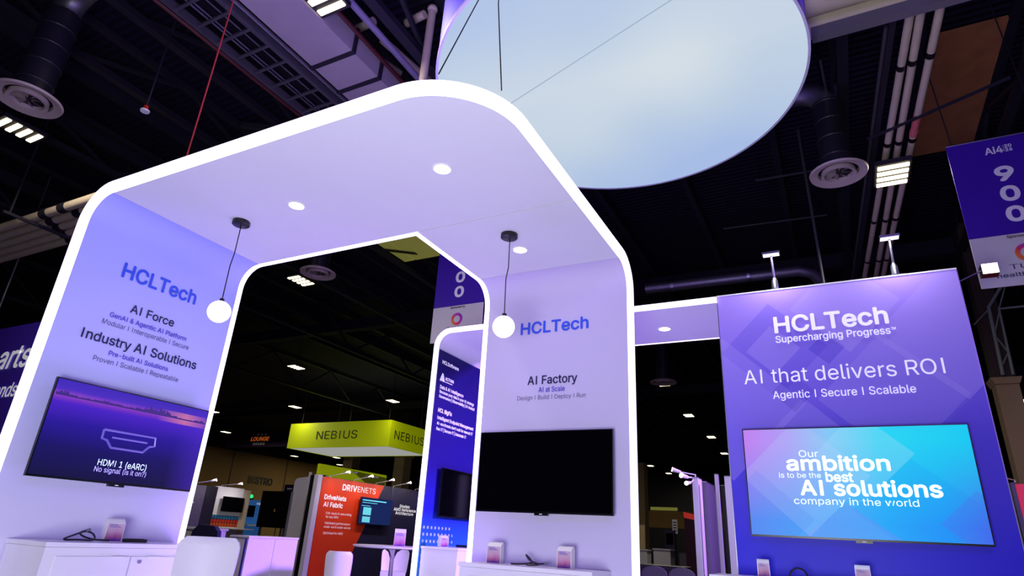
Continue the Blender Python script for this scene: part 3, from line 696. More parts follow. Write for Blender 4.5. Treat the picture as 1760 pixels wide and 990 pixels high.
cable([(-4.5, 2.79, 1.097), (-4.52, 2.70, 1.10), (-4.50, 2.62, 1.115), (-4.50, 2.585, 1.135), (-4.52, 2.62, 1.150), (-4.52, 2.68, 1.135), (-4.46, 2.66, 1.10), (-4.46, 2.56, 1.098), (-4.49, 2.49, 1.098), (-4.50, 2.55, 1.125), (-4.50, 2.615, 1.150)], 0.006, BLUEC, 'coiled dark blue cable on the left cabinet')
cable([(-2.28, 4.48, 1.082), (-2.2, 4.46, 1.085), (-2.12, 4.50, 1.10), (-2.17, 4.5, 1.15), (-2.13, 4.48, 1.115), (-2.05, 4.47, 1.09), (-2.14, 4.46, 1.083), (-2.02, 4.50, 1.098)], 0.006, BLUEC, 'bunched black cable on the right cabinet between the leaflet boxes')
cable([(-0.44, 5.36, 1.095), (-0.42, 5.36, 1.14), (-0.38, 5.36, 1.165), (-0.33, 5.36, 1.15), (-0.31, 5.36, 1.095)], 0.007, BLUEC, 'black cable loop on the feature wall cabinet', False)
t = thing('remote_control', 'black remote control lying beside the leaflet box on the left cabinet', 'remote', (-4.5, 2.97, 1.088))
MB().box(-4.522, 2.895, 1.0885, -4.478, 3.05, 1.110).build('case', BLKPL, t, bevel=0.006); MB().box(-4.513, 2.91, 1.110, -4.487, 3.03, 1.1125).build('buttons', DARKPN, t)
t = thing('sample_case', 'low black case on the HCLSoftware cabinet', 'case', (-3.7, 6.28, 1.14))
MB().box(-3.78, 6.1, 1.1405, -3.62, 6.45, 1.165).build('case_body', BLKPL, t, bevel=0.006); MB().box(-3.62, 6.24, 1.148, -3.612, 6.31, 1.158).build('latch', STEEL, t)

# ================================================================== HALL CEILING SERVICES
def hang(o, pts, r=0.008):
    for p in pts: MB().tube([p, (p[0], p[1], H_ROOF)], r, 6).build('hanger_rod', BLACK, o)
def highbay(x, y, z, label, watts=0):
    t = thing('high_bay_light', label, 'ceiling light', (x, y, z), 'warm high bay lights of the hall')
    MB().box(x-0.22, y-0.32, z+0.02, x+0.22, y+0.32, z+0.09).build('housing', DARKST, t)
    for k in range(4):
        MB().box(x-0.19, y-0.27+k*0.155, z, x+0.19, y-0.195+k*0.155, z+0.02).build('lamp_tube', HIBAY, t)
    hx, hz = (x-0.17, 6.7) if z < 6.9 else (x, H_ROOF)
    MB().tube([(hx, y, z+0.09), (hx, y, hz)], 0.012, 6).build('hanger_rod', BLACK, t)
    if watts:
        l = area_lamp('lamp_glow', (x, y, z-0.03), (x, y, 0), 0.4, watts, (1.0, 0.90, 0.72)); l.parent = t; l.location = (0, 0, -0.03)
    return t
NEAR = [(-11.27, 3.62, 'warm four-tube high bay light at the far left below the round air diffuser'),
        (-4.72, 3.58, 'warm four-tube high bay light at the top beside the grey air duct'),
        (1.185, 8.98, 'warm four-tube high bay light in front of the three cream pipes at right'),
        (-11.55, 10.2, 'warm four-tube high bay light seen through the arch below a round diffuser')]
for x, y, lb in NEAR: highbay(x, y, 6.3 if x == 1.185 else 7.0, lb, 95)
FAR = [(-18.43, 16.88, 'high bay light seen through the arch, in line above the yellow-green hanging sign'), (-24.86, 23.19, 'second high bay light down from the diffuser through the arch, above the yellow-green sign'),
       (-18.52, 23.17, 'high bay light through the arch just left of the rear arch post'), (-31.13, 23.16, 'high bay light right beside the inner left arch post'),
       (-37.3, 29.1, 'high bay light above the dark hanging lounge sign'), (-5.6, 23.0, 'topmost high bay light in the gap below the violet bridge'),
       (-5.98, 29.2, 'second high bay light down in the gap below the violet bridge'), (-6.1, 35.4, 'third high bay light down in the gap below the violet bridge'),
       (-12.94, 48.1, 'small far high bay light in the gap, left one of a level pair'), (-12.8, 53.2, 'small far high bay light in the gap above the track spots'),
       (-6.47, 41.8, 'small far high bay light against the left edge of the feature wall'), (-39.0, 42.1, 'small far high bay light just under the yellow-green hanging sign'),
       (-43.0, 47.0, 'small far high bay light above the lime header behind the orange wall'), (-36.5, 48.3, 'small far high bay light left of the cream column behind the orange booth'),
       (-42.8, 40.9, 'small far high bay light beside the cream column near the bistro wall'), (6.3, 28.8, 'high bay light at the right edge beside the cream column')]
for i, (x, y, lb) in enumerate(FAR): highbay(x, y, 7.0, lb, (170 if i in (3, 4, 8, 11, 13) else 40 if i in (1, 2) else 85) if i in (0, 1, 2, 3, 4, 5, 6, 8, 11, 13) else 0)

def diffuser(x, y, z, label, rd=0.37, elbow=0, top=None):
    t = thing('air_diffuser', label, 'air diffuser', (x, y, z), 'round air diffusers under the hall roof')
    MB().lathe((x, y, z), [(rd*0.72, 0.03), (rd, 0.0), (rd*1.03, 0.03), (rd*0.72, 0.10)], 40).build('outer_ring', DIFF, t, smooth=True)
    MB().lathe((x, y, z), [(rd*0.50, -0.01), (rd*0.62, -0.02), (rd*0.60, 0.05), (rd*0.50, 0.05)], 36).build('inner_ring', DIFF, t, smooth=True)
    mb = MB()
    for k in range(8):
        a = 2*PI*k/8; d = Vector((math.cos(a), math.sin(a), 0)); n = Vector((-d.y, d.x, 0)); c = Vector((x, y, z+0.02))
        mb.poly([c+d*0.03, c+d*rd*0.52, c+d*rd*0.50+n*rd*0.20+Vector((0, 0, 0.03)), c+d*0.05+n*0.02+Vector((0, 0, 0.03))])
    bmesh.ops.solidify(mb.bm, geom=mb.bm.faces[:], thickness=0.006)
    mb.build('swirl_vanes', DIFF, t)
    zt = top or z+1.6; r = rd*0.56
    MB().tube([(x, y, zt-0.3), (x, y, H_ROOF)], 0.02, 8).build('hanger_rod', BLACK, t)
    MB().lathe((x, y, z), [(r, 0.05), (r, zt-z-0.35)], 28).build('drop_duct', BLKDUCT, t, smooth=True) if False else MB().tube([(x, y, z+0.05), (x, y, zt-0.35)], r, 24).build('drop_duct', BLKDUCT, t, smooth=True)
    if elbow:
        for k in range(4): MB().lathe((x, y, z+0.25+k*0.3), [(r*1.0, 0), (r*1.04, 0.01), (r*1.04, 0.03), (r, 0.04)], 24).build('duct_rib', BLKDUCT, t)
        pts = [(x, y, zt-0.4)]+[(x+elbow*(0.4-0.4*math.cos(a)), y, zt-0.4+0.4*math.sin(a)) for a in [PI/2*i/8 for i in range(1, 9)]]+[(x+elbow*1.4, y, zt)]
        MB().tube(pts, r*0.82, 20).build('elbow_duct', GALV, t, smooth=True)
    return t
diffuser(-8.82, 2.79, 6.2, 'round air diffuser with black spiral duct and elbow at the upper left', 0.38, 1, 8.0)
diffuser(0.50, 8.50, 6.2, 'round air diffuser with black duct and silver elbow at right of the hanging disc', 0.36, -1, 7.7)
diffuser(-9.28, 8.60, 6.2, 'round air diffuser seen through the arch beside a warm light', 0.36, 0, 8.7)
diffuser(-4.76, 19.6, 6.2, 'round air diffuser seen in the gap below the violet bridge', 0.42, 0, 8.7)

tray = thing('cable_tray', 'grey ladder cable tray running overhead at the upper left', 'cable tray', (-6.15, 2.5, 6.95))
MB().box(-6.50, -3, 6.95, -6.45, 5.6, 7.06).build('side_rail', GALV, tray); MB().box(-5.87, -3, 6.95, -5.82, 5.6, 7.06).build('side_rail', GALV, tray)
for k in range(27): MB().box(-6.45, -2.4+k*0.30, 6.96, -5.87, -2.4+k*0.30+0.035, 6.99).build('rung', GALV, tray)
mb = MB()
for dx in (0.18, 0.24, 0.42): mb.tube([(-6.45+dx, -3, 7.01), (-6.45+dx+0.03, 1.5, 7.0), (-6.45+dx-0.02, 5.6, 7.01)], 0.012, 6)
mb.build('tray_wire', GALV, tray)
tag(MB().tube([(-6.52, -3, 6.93), (-6.52, 6.4, 6.93)], 0.022, 8).build('red_pipe', REDP), 'thin dark red pipe along the left side of the cable tray', 'pipe')
tag(MB().tube([(-5.74, -3, 7.03), (-5.74, 6.4, 7.03)], 0.03, 8).build('conduit', GALV), 'grey conduit between the cable tray and the big grey duct', 'conduit')
dct = thing('air_duct', 'big rectangular grey air duct overhead at the upper left', 'air duct', (-5.3, 2.5, 7.0))
MB().box(-5.65, -3, 7.0, -4.95, 6.4, 7.35).build('duct_body', DUCTW, dct)
for y in (3.1, 4.45, 4.98): MB().box(-5.68, y, 6.97, -4.92, y+0.05, 7.38).build('flange', DARKST, dct)
tag(MB().tube([(-4.78, 1, 7.2), (-4.88, 6.4, 7.2)], 0.03, 8).build('red_pipe', REDP), 'dark red sprinkler pipe along the right side of the big grey duct', 'pipe')
tag(MB().tube([(-4.58, 1, 7.25), (-4.66, 6.4, 7.25)], 0.045, 10).build('grey_pipe', mat('violet_grey_pipe', (120, 112, 140), 0.5)), 'thick grey pipe running beside the red sprinkler pipe', 'pipe')
for x, z1, lb in ((-4.17, 7.9, 'left of two cream vertical pipes beside the hanging disc'), (-3.80, 7.75, 'right of two cream vertical pipes, against the hanging disc')):
    t = thing('vertical_pipe', lb, 'pipe', (x, 5.0, 6.0), 'cream vertical pipes beside the disc')
    MB().tube([(x, 5.0, z1), (x, 5.0, H_ROOF)], 0.012, 6).build('hanger_rod', BLACK, t)
    MB().tube([(x, 5.0, 6.0), (x, 5.0, z1)], 0.055, 14).build('pipe_run', PIPEW, t, smooth=True)
    MB().ball((x, 5.0, z1), 0.07).build('elbow', PIPEW, t, smooth=True)
for i, (a, b, lb) in enumerate([((-5.55, 4.93, 8.0), (-5.12, 4.90, 8.0), 'short pale pipe stub crossing above the grey duct end'), ((-5.62, 5.0, 7.95), (-5.40, 5.9, 7.95), 'pale lagged pipe running along behind the red sprinkler pipe'),
        ((-5.20, 5.2, 7.95), (-5.05, 6.3, 7.95), 'pale lagged pipe running along behind the thick grey pipe'), ((-4.72, 5.13, 8.0), (-4.38, 5.10, 8.0), 'short pale pipe stub left of the vertical cream pipes'),
        ((-4.66, 4.6, 8.1), (-4.2, 4.55, 8.1), 'pale pipe stub at the top edge above the vertical cream pipes')]):
    o = tag(MB().tube([a, b], 0.06, 14).build('lagged_pipe', PIPEW, smooth=True), lb, 'pipe', 'pale pipes above the arch')
    hang(o, [tuple((Vector(a)+Vector(b))/2)])
mb = MB()
for k in range(4): mb.tube([(-4.5+0.07*k, 1.5, 7.7-0.1*k), (-4.72+0.05*k, 7.2, 7.7-0.08*k)], 0.014, 6)
tag(mb.build('cable_bundle', DARKST), 'bundle of dark conduits running past the vertical cream pipes', 'conduit')
# left bundle of cream pipes
PL = ['rearmost', 'second from the rear', 'middle', 'second from the front', 'frontmost']
for k in range(5):
    y = 5.86-k*0.215
    t = thing('long_pipe', 'cream insulated pipe crossing behind the left arch post, %s of its five' % PL[k], 'pipe', (-15, y, 6.5-0.0*k), 'five cream pipes at the far left')
    MB().tube([(-22, y, 6.5), (-9.9, y, 6.5)], 0.085, 14).build('pipe_run', PIPEW, t, smooth=True)
    for q in (-13.6+0.17*k, -11.9-0.1*k): MB().tube([(q, y, 6.5), (q+0.22, y, 6.5)], 0.098, 14).build('coupling', DARKST, t, smooth=True)
mb = MB(); mb.bar((-13.2, 4.5, 6.37), (-13.2, 6.4, 6.37), 0.05, 0.05)
for y in (4.6, 6.3): mb.bar((-13.2, y, 6.36), (-13.2, y, H_ROOF), 0.03, 0.03)
tag(mb.build('pipe_hanger', DARKST), 'dark steel trapeze hanger carrying the five cream pipes', 'hanger')
# right bundle of three cream pipes
for k, (a, b, mm, lb) in enumerate([((1.275, 5.95, 6.6), (0.80, 16.5, 6.6), PIPEW, 'left'), ((1.37, 5.95, 6.6), (1.05, 16.5, 6.6), PIPEW, 'middle'), ((1.545, 5.95, 6.6), (1.16, 16.5, 6.6), PIPEW, 'right')]):
    t = thing('long_pipe', 'cream insulated pipe running away at upper right, the %s one of three%s' % (lb, ', part pink' if k == 2 else ''), 'pipe', a, 'three cream pipes at the upper right')
    A, B = Vector(a), Vector(b); at = lambda y: A+(B-A)*((y-A.y)/(B.y-A.y))
    MB().tube([A, B], 0.044, 14).build('pipe_run', mm, t, smooth=True)
    for y in (6.95-0.05*k, 8.55, 10.9, 12.6): MB().tube([at(y), at(y+0.09)], 0.0465, 14).build('coupling', BLACK, t, smooth=True)
    if k == 2:
        MB().tube([at(8.02), at(8.40)], 0.046, 14).build('pink_length', PIPEP, t, smooth=True); MB().tube([at(8.40), at(8.5)], 0.052, 14).build('pink_collar', PIPEP, t, smooth=True)
tag(MB().bar((1.14, 5.95, 6.78), (0.66, 16.5, 6.78), 0.06, 0.26).build('strut_beam', DARKST), 'dark steel strut running along the left of the three cream pipes', 'beam')
tag(MB().bar((1.07, 6.4, 6.72), (0.60, 16.5, 6.72), 0.03, 0.03).build('conduit', GALV), 'pale conduit clipped along the dark strut at upper right', 'conduit')
tag(MB().bar((0.9, 8.3, 6.545), (2.35, 7.6, 6.545), 0.03, 0.03).build('sway_brace', DARKST), 'thin dark diagonal brace crossing the three cream pipes', 'brace')
for y, z, x1, lb in ((5.38, 6.42, 1.3, 'fat cream duct along the top right, the upper of two'), (5.69, 6.40, 1.27, 'fat cream duct along the top right, the lower of two')):
    tag(MB().tube([(0.27, y, z), (x1, y, z)], 0.145, 24).build('round_duct', PIPEW, smooth=True), lb, 'duct', 'fat cream ducts at the top right')
tag(MB().box(0.30, 5.50, 6.08, 6, 5.60, 6.20).build('steel_beam', mat('grey_beam', (96, 92, 104), 0.55)), 'grey steel beam under the fat cream ducts at the top right', 'beam')
# sprinkler drop, conduits, spare runs
t = thing('sprinkler', 'white sprinkler head with red collar on a thin drop pipe at upper left', 'sprinkler', (-7.68, 3.63, 6.28))
MB().lathe((-7.68, 3.63, 6.28), [(0.01, 0), (0.055, 0.0), (0.06, 0.02), (0.02, 0.04), (0.01, 0.04)], 20).build('head', WHITEP, t, smooth=True)
MB().lathe((-7.68, 3.63, 6.28), [(0.015, 0.04), (0.034, 0.045), (0.03, 0.09), (0.015, 0.1)], 14).build('collar', mat('red_collar', (190, 30, 30)), t)
MB().tube([(-7.68, 3.63, 6.37), (-7.68, 3.63, H_ROOF)], 0.014, 8).build('drop_pipe', DARKST, t)
t = thing('round_duct', 'silver horizontal duct with elbow behind the feature wall top', 'duct', (-1.6, 12.4, 6.5))
MB().tube([(-3.3, 12.35, 6.5), (-0.25, 12.45, 6.5), (0.0, 12.55, 6.45), (0.15, 12.75, 6.3)], 0.11, 18).build('duct_run', GALV, t, smooth=True)
hang(t, [(-2.6, 12.37, 6.5), (-0.6, 12.43, 6.5)])
for x in (-2.75, -1.2): MB().tube([(x, 12.38, 6.5), (x+0.06, 12.38, 6.5)], 0.122, 18).build('joint_band', STEEL, t)
hang(tag(MB().bar((-0.79, 11.56, 8.2), (0.55, 11.62, 8.2), 0.03, 0.03).build('conduit', GALV), 'thin pale conduit under the roof joists behind the disc', 'conduit'), [(-0.7, 11.565, 8.2), (0.5, 11.618, 8.2)])
hang(tag(MB().bar((-1.72, 13.42, 8.2), (0.45, 13.57, 8.2), 0.03, 0.03).build('conduit', GALV), 'thin pale conduit under the roof joists above the arm lights', 'conduit'), [(-1.6, 13.43, 8.2), (0.3, 13.56, 8.2)])
hang(tag(MB().bar((0.46, 7.6, 7.5), (0.52, 8.42, 7.5), 0.03, 0.02).build('conduit', STEEL), 'short bright conduit right of the disc', 'conduit'), [(0.49, 8.0, 7.5)])
tag(MB().tube([(0.10, 11, H_ROOF), (0.19, 11, 3.0)], 0.025, 8).build('hanging_cable', GALV), 'grey cable hanging behind the feature wall between its two arm lights', 'cable')
tag(MB().bar((-8.9, 6.5, 8.35), (-10.0, 6.5, 8.75), 0.10, 0.10).build('sway_brace', GALV), 'pale steel brace below the roof left of the cable tray', 'brace')

# ================================================================== BANNERS AND OVERHEAD SIGNS
def banner(x0, y, z0, z1, label, wd=1.03):
    t = thing('hanging_banner', label, 'banner', (x0+wd/2, y, z0), 'aisle number banners')
    zm = z0+0.655
    b1 = MB().box(x0, y, zm, x0+wd, y+0.012, z1).build('violet_panel', BANNER, t)
    b2 = MB().box(x0, y, z0, x0+wd, y+0.012, zm-0.0005).build('white_panel', BANNERW, t)
    cx = x0+wd/2
    letters('Ai4', 'y', y, cx-0.13, cx+0.05, z1-0.215, 0.095, INKWHITE, b1, 0.04); letters('20', 'y', y, cx+0.075, cx+0.145, z1-0.155, 0.042, INKWHITE, b1, 0.06); letters('26', 'y', y, cx+0.075, cx+0.145, z1-0.21, 0.042, INKWHITE, b1, 0.06)
    MB().box(cx+0.06, y-0.005, z1-0.21, cx+0.0625, y-0.001, z1-0.115).build('divider', INKWHITE, b1)
    for k, ch in enumerate('900'): letters(ch, 'y', y, cx-0.085, cx+0.085, z1-0.61-0.283*k, 0.185, INKWHITE, b1, 0.075)
    letters('Sponsored by', 'y', y, cx-0.15, cx+0.15, zm-0.05, 0.035, INKBLACK, b2, 0.04)
    rg = MB(); n = 40; r0, r1 = 0.065, 0.115; zc = z0+0.40
    rg.loft([[(cx+r*math.cos(2*PI*k/n), yy, zc+r*math.sin(2*PI*k/n)) for k in range(n)] for r, yy in ((r0, y-0.001), (r0, y-0.004), (r1, y-0.004), (r1, y-0.001))], caps=False)
    rg.build('ring_emblem', MAT_RING, b2)
    letters('TUA', 'y', y, cx-0.20, cx+0.10, z0+0.205, 0.06, INKGREY, b2, 0.0); letters('health. mo', 'y', y, cx-0.34, cx+0.16, z0+0.11, 0.05, INKGREY, b2, 0.03)
    mb = MB(); mb.tube([(x0, y+0.006, z1+0.012), (x0+wd, y+0.006, z1+0.012)], 0.014, 8); mb.build('hanging_pole', STEEL, t)
    mb = MB()
    for xx in (x0+0.06, x0+wd-0.06): mb.tube([(xx, y+0.006, z1+0.02), (xx, y+0.006, z1+0.14), (xx-0.1, y+0.006, H_ROOF)], 0.008, 6)
    mb.build('chain', STEEL, t)
banner(1.765, 8.5, 4.30, 6.30, 'violet aisle banner numbered 900 hanging at the right edge')
banner(-6.14, 8.5, 4.35, 6.35, 'violet aisle banner numbered 900 seen through the arch above the rear arch')

nb = thing('hanging_sign', 'square yellow-green hanging sign lettered NEBIUS', 'hanging sign', (-22.4, 25.6, 5.05))
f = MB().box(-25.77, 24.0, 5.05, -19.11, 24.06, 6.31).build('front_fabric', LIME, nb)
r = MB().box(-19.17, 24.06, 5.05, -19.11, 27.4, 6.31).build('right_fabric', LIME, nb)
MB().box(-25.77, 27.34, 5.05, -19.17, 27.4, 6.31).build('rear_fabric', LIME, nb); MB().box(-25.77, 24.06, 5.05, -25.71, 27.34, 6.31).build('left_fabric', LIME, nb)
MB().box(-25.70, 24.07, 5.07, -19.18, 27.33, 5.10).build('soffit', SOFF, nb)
letters('NEBIUS', 'y', 24.0, -23.81, -21.11, 5.47, 0.40, INKBLACK, f, 0.0, 0.02); letters('NEBIUS', 'x', -19.11, 24.34, 26.85, 5.47, 0.40, INKBLACK, r, 0.0, 0.02)
mb = MB()
for x, y in ((-25.3, 24.3), (-19.5, 24.3), (-22.0, 24.3), (-19.5, 27), (-25.3, 27)): mb.tube([(x, y, 6.2), (x, y, H_ROOF)], 0.012, 6)
mb.build('hanger_cable', GALV, nb)
lg = thing('hanging_sign', 'dim dark purple hanging sign lettered LOUNGE near the bistro wall', 'hanging sign', (-38.8, 33, 6.6))
p = MB().box(-42.0, 33, 6.6, -35.4, 33.1, 7.75).build('fabric', mat('dark_purple_sign', (52, 30, 72), 0.7), lg)
letters('LOUNGE', 'y', 33, -39.3, -37.45, 7.05, 0.27, mat('orange_ink', (236, 100, 40), emit=(0.7, 0.14, 0.02), strength=0.4), p, 0.05, 0.02, slant=0.2)
mb = MB()
for k in range(3): mb.box(-38.75+0.4*k, 32.97, 7.42, -38.5+0.4*k, 32.99, 7.58)
for k in range(5): mb.box(-39.0+0.26*k, 32.97, 6.74, -38.8+0.26*k, 32.99, 6.92)
mb.build('small_print', INKWHITE, p)
MB().tube([(-41, 33.05, 7.7), (-41, 33.05, H_ROOF)], 0.02, 6).build('hanger_cable', GALV, lg)
ar = thing('hanging_sign', 'violet hanging sign ending in the letters arts, behind the left arch post', 'hanging sign', (-16, 6.1, 2.4))
p = MB().box(-18.5, 6.0, 2.4, -13.3, 6.12, 4.78).build('fabric', PURPLE, ar)
letters('arts', 'y', 6.0, -14.95, -13.80, 3.86, 0.46, LETTERW, p, 0.03, 0.02, slant=0.16); letters('ands', 'y', 6.0, -14.62, -13.83, 3.27, 0.27, LETTERW, p, 0.02, 0.02, slant=0.14)
MB().tube([(-16, 6.06, 4.7), (-16, 6.06, H_ROOF)], 0.015, 6).build('hanger_cable', GALV, ar)

# ================================================================== DISTANT BOOTHS
dn = thing('booth_wall', 'orange and navy DRIVENETS booth wall', 'booth wall', (-12.1, 14.7, 0))
wpn = MB().box(-12.10, 12.55, 0, -12.02, 15.53, 2.51).build('navy_panel', NAVYPN, dn)
wp2 = MB().box(-12.10, 15.55, 0, -12.02, 17.6, 2.51).build('charcoal_panel', GREYPN if False else NAVYPN, dn)
op = MB().prism([(12.56, 0.01), (13.72, 0.01), (15.12, 2.50), (12.56, 2.50)], 'x', -12.02, -12.0).build('orange_graphic', ORANGE, dn)
MB().box(-12.12, 12.38, 0, -11.99, 12.54, 2.53).build('corner_post', WHITEP, dn); MB().box(-12.03, 15.53, 0, -12.0, 15.55, 2.51).build('joint_strip', STEEL, dn)
letters('DRIV', 'x', -12.0, 13.36, 13.93, 2.235, 0.145, LETTERW, op, 0.07, 0.006); letters('ENETS', 'x', -12.0, 13.97, 14.75, 2.235, 0.145, LETTERW, op, 0.0, 0.006)
for s, a, b, z, c, bo in [('DriveNets', 12.73, 13.56, 1.96, 0.11, 0.06), ('AI Fabric', 12.74, 13.46, 1.78, 0.11, 0.06), ('Full-stack AI networking', 12.88, 13.86, 1.60, 0.055, 0), ('for any GPU', 12.88, 13.36, 1.51, 0.055, 0),
        ('Validated performance', 12.88, 13.86, 1.36, 0.055, 0), ('scale-out & scale-across', 12.88, 13.90, 1.27, 0.055, 0), ('Optimized for AMD', 12.88, 13.62, 1.12, 0.055, 0)]:
    letters(s, 'x', -12.0, a, b, z, c, LETTERW, op, bo, 0.006)
for s, a, b, z in [('DriveNets', 16.0, 16.5, 1.96), ('AMD Reference', 15.72, 16.84, 1.86), ('Architecture', 15.82, 16.72, 1.76)]: letters(s, 'x', -12.02, a, b, z, 0.08, LETTERW, wp2, 0.04, 0.006)
t, s = tv_x(-11.96, 14.07, 15.5, 1.415, 2.12, mat('navy_screen', (4, 6, 20), 0.1, emit=(0.01, 0.02, 0.10), strength=1.0), 'black television on the orange DRIVENETS wall', False, 0.039)
xs = -11.96+0.0475
mb = MB(); mb.box(xs+0.001, 14.22, 1.66, xs+0.003, 14.56, 1.86); mb.box(xs+0.001, 14.22, 1.47, xs+0.003, 14.55, 1.62); mb.build('slide_picture', GLYPHC, s)
mb = MB(); mb.box(xs+0.001, 14.15, 2.03, xs+0.003, 15.2, 2.06); mb.box(xs+0.001, 14.15, 1.975, xs+0.003, 14.8, 1.99); mb.box(xs+0.001, 14.13, 1.89, xs+0.003, 14.5, 1.905); mb.build('slide_heading', GLYPHC, s)
def arm(p0, p1, label, m=SPOT, group='small clip-on booth spotlights', r=0.012, lens=True, watts=0):
    t = thing('clip_spotlight', label, 'spotlight', p0, group)
    a, b = Vector(p0), Vector(p1); d = (b-a).normalized()
    MB().tube([a, a+Vector((0, 0, 0.03)), b], r, 8).build('arm', WHITEP, t)
    MB().tube([b, b+d*0.13], r*2.0, 12, r*3.2).build('head', WHITEP, t, smooth=True)
    if watts:
        l = area_lamp('bulb', b+d*0.15, b+Vector((0, 0, -1.3))-d*0.1, 0.12, watts, (1.0, 0.92, 0.84)); l.parent = t; l.location = b+d*0.15-a
    if lens: MB().tube([b+d*0.131, b+d*0.14], r*3.0, 12).build('lens', m, t)
for y, lb in ((12.85, 'first'), (13.80, 'second'), (14.75, 'third'), (15.58, 'fourth'), (16.7, 'fifth')):
    arm((-12.02, y, 2.51), (-11.60, y+0.07, 2.62), '%s small spotlight from the left on the DRIVENETS booth wall' % lb, watts=12)
gh = thing('booth_header', 'lime green sloping header behind the orange booth wall', 'booth header', (-14.05, 16, 2.5))
MB().box(-14.1, 14.46, 2.70, -14.0, 17.7, 3.06).build('header_fabric', LIME, gh)
MB().prism([(15.9, 3.02), (17.66, 2.97), (17.62, 2.72), (16.6, 2.72)], 'x', -13.999, -13.97).build('folded_fabric', mat('lime_fold', (150, 170, 0), 0.6), gh)
MB().box(-14.09, 14.5, 0, -14.01, 14.6, 2.7).build('post', WHITEP, gh); MB().box(-14.09, 17.5, 0, -14.01, 17.6, 2.7).build('post', WHITEP, gh)
arm((-13.965, 15.5, 2.93), (-13.75, 15.7, 2.93), 'left grey spotlight on the lime booth header', lens=False); arm((-13.965, 16.55, 2.90), (-13.75, 16.75, 2.90), 'right grey spotlight on the lime booth header', lens=False)
t = thing('partition', 'white partition with rounded top corner left of the orange booth', 'partition', (-14.05, 14.0, 0))
MB().prism([(-14.42, 0), (-14.42, 2.45)]+[(-14.28-0.14*math.cos(a), 2.45+0.14*math.sin(a)) for a in [PI/2*i/6 for i in range(1, 7)]]+[(-13.90, 2.63), (-13.90, 0)], 'y', 13.97, 14.03).build('panel', WHITE, t)
MB().box(-13.90, 13.96, 0, -13.86, 14.04, 2.76).build('edge_strip', WHITEP, t)
t = thing('partition', 'black partition between the white rounded partition and the orange wall', 'partition', (-13.6, 14.05, 0))
MB().box(-13.855, 14.0, 0, -13.3, 14.06, 2.68).build('panel', BLACK, t); MB().box(-13.30, 13.99, 0, -13.28, 14.07, 2.69).build('edge_strip', STEEL, t)
t = thing('display_board', 'tall black display board back inside the arch near the bistro lettering', 'display board', (-14.98, 13.9, 0))
MB().box(-15.56, 13.88, 1.19, -14.40, 13.94, 2.20).build('board', BLKPL, t); MB().box(-14.40, 13.87, 0.95, -14.37, 13.95, 2.2).build('edge_strip', STEEL, t)
MB().box(-14.94, 13.874, 1.62, -14.90, 13.879, 1.70).build('yellow_tag', mat('yellow_tag', (220, 180, 40)), t)
for x in (-15.4, -14.55): MB().box(x-0.03, 13.89, 0, x+0.03, 13.93, 1.19).build('leg', STEEL, t)
t = thing('booth_wall', 'white booth wall with a black screen and a bright banded print', 'booth wall', (-17.05, 14.05, 0))
wpx = MB().box(-17.1, 13.36, 0, -17.0, 14.42, 2.28).build('panel', WHITEP, t); MB().box(-17.1, 14.43, 0, -17.02, 14.72, 2.25).build('side_panel', mat('beige_panel', (196, 178, 160)), t)
MB().box(-17.0, 13.40, 1.14, -16.992, 14.42, 1.46).build('banded_print', MAT_CANS, wpx)
MB().box(-17.0, 13.3, 1.08, -16.6, 14.75, 1.11).build('shelf', WHITEP, t)
tv_x(-16.95, 13.63, 14.43, 1.57, 2.0, SCREEN, 'small black television on the white booth wall with banded print', False, 0.045)
arm((-17.0, 13.54, 2.28), (-16.6, 13.78, 2.37), 'small spotlight above the black screen on the white booth wall', watts=12)
t = thing('booth_wall', 'dark grey booth wall just right of the left arch post', 'booth wall', (-15.05, 11.3, 0))
MB().box(-15.1, 10.6, 0, -15.0, 11.50, 2.13).build('grey_panel', GREYPN, t); MB().box(-15.1, 11.51, 0, -15.0, 11.86, 2.13).build('dark_panel', DARKPN, t)
MB().box(-15.0, 11.1, 1.68, -14.99, 11.22, 1.71).build('small_print', WHITEP, t)
arm((-15.0, 11.12, 2.13), (-14.7, 11.35, 2.24), 'small spotlight on the dark grey booth wall by the left arch post', watts=5)
t = thing('booth_wall', 'blue booth wall with small dark monitor below the bistro lettering', 'booth wall', (-24.05, 21.2, 0))
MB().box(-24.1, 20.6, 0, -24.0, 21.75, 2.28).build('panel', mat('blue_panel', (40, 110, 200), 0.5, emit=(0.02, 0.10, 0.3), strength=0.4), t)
MB().box(-24.0, 20.3, 1.18, -23.3, 21.8, 1.24).build('counter_top', WHITEP, t)
letters('care', 'x', -24.0, 21.2, 21.6, 2.1, 0.10, LETTERW, t, 0.05, 0.01)
tv_x(-23.94, 20.70, 21.08, 1.55, 2.04, SCREEN, 'small dark monitor on the blue booth wall', False)
t = thing('sign_lamp', 'small green glowing lamp on top of the blue booth', 'lamp', (-24.05, 20.85, 2.28))
MB().ball((-24.05, 20.85, 2.42), 0.09).build('bulb', mat('green_lamp', (20, 220, 90), emit=(0.02, 0.75, 0.2), strength=1.2), t, smooth=True); MB().box(-24.12, 20.8, 2.28, -24.0, 20.95, 2.35).build('holder', BLACK, t)
t = thing('notice_board', 'small purple notice above the black display board', 'notice', (-22.95, 22, 2.4))
MB().box(-23.3, 22, 2.35, -22.55, 22.05, 3.06).build('board', NAVYPN, t); MB().box(-23.1, 21.99, 2.85, -22.8, 21.999, 2.9).build('small_print', INKWHITE, t); MB().tube([(-22.9, 22.03, 0), (-22.9, 22.03, 2.35)], 0.03, 8).build('stand', STEEL, t)
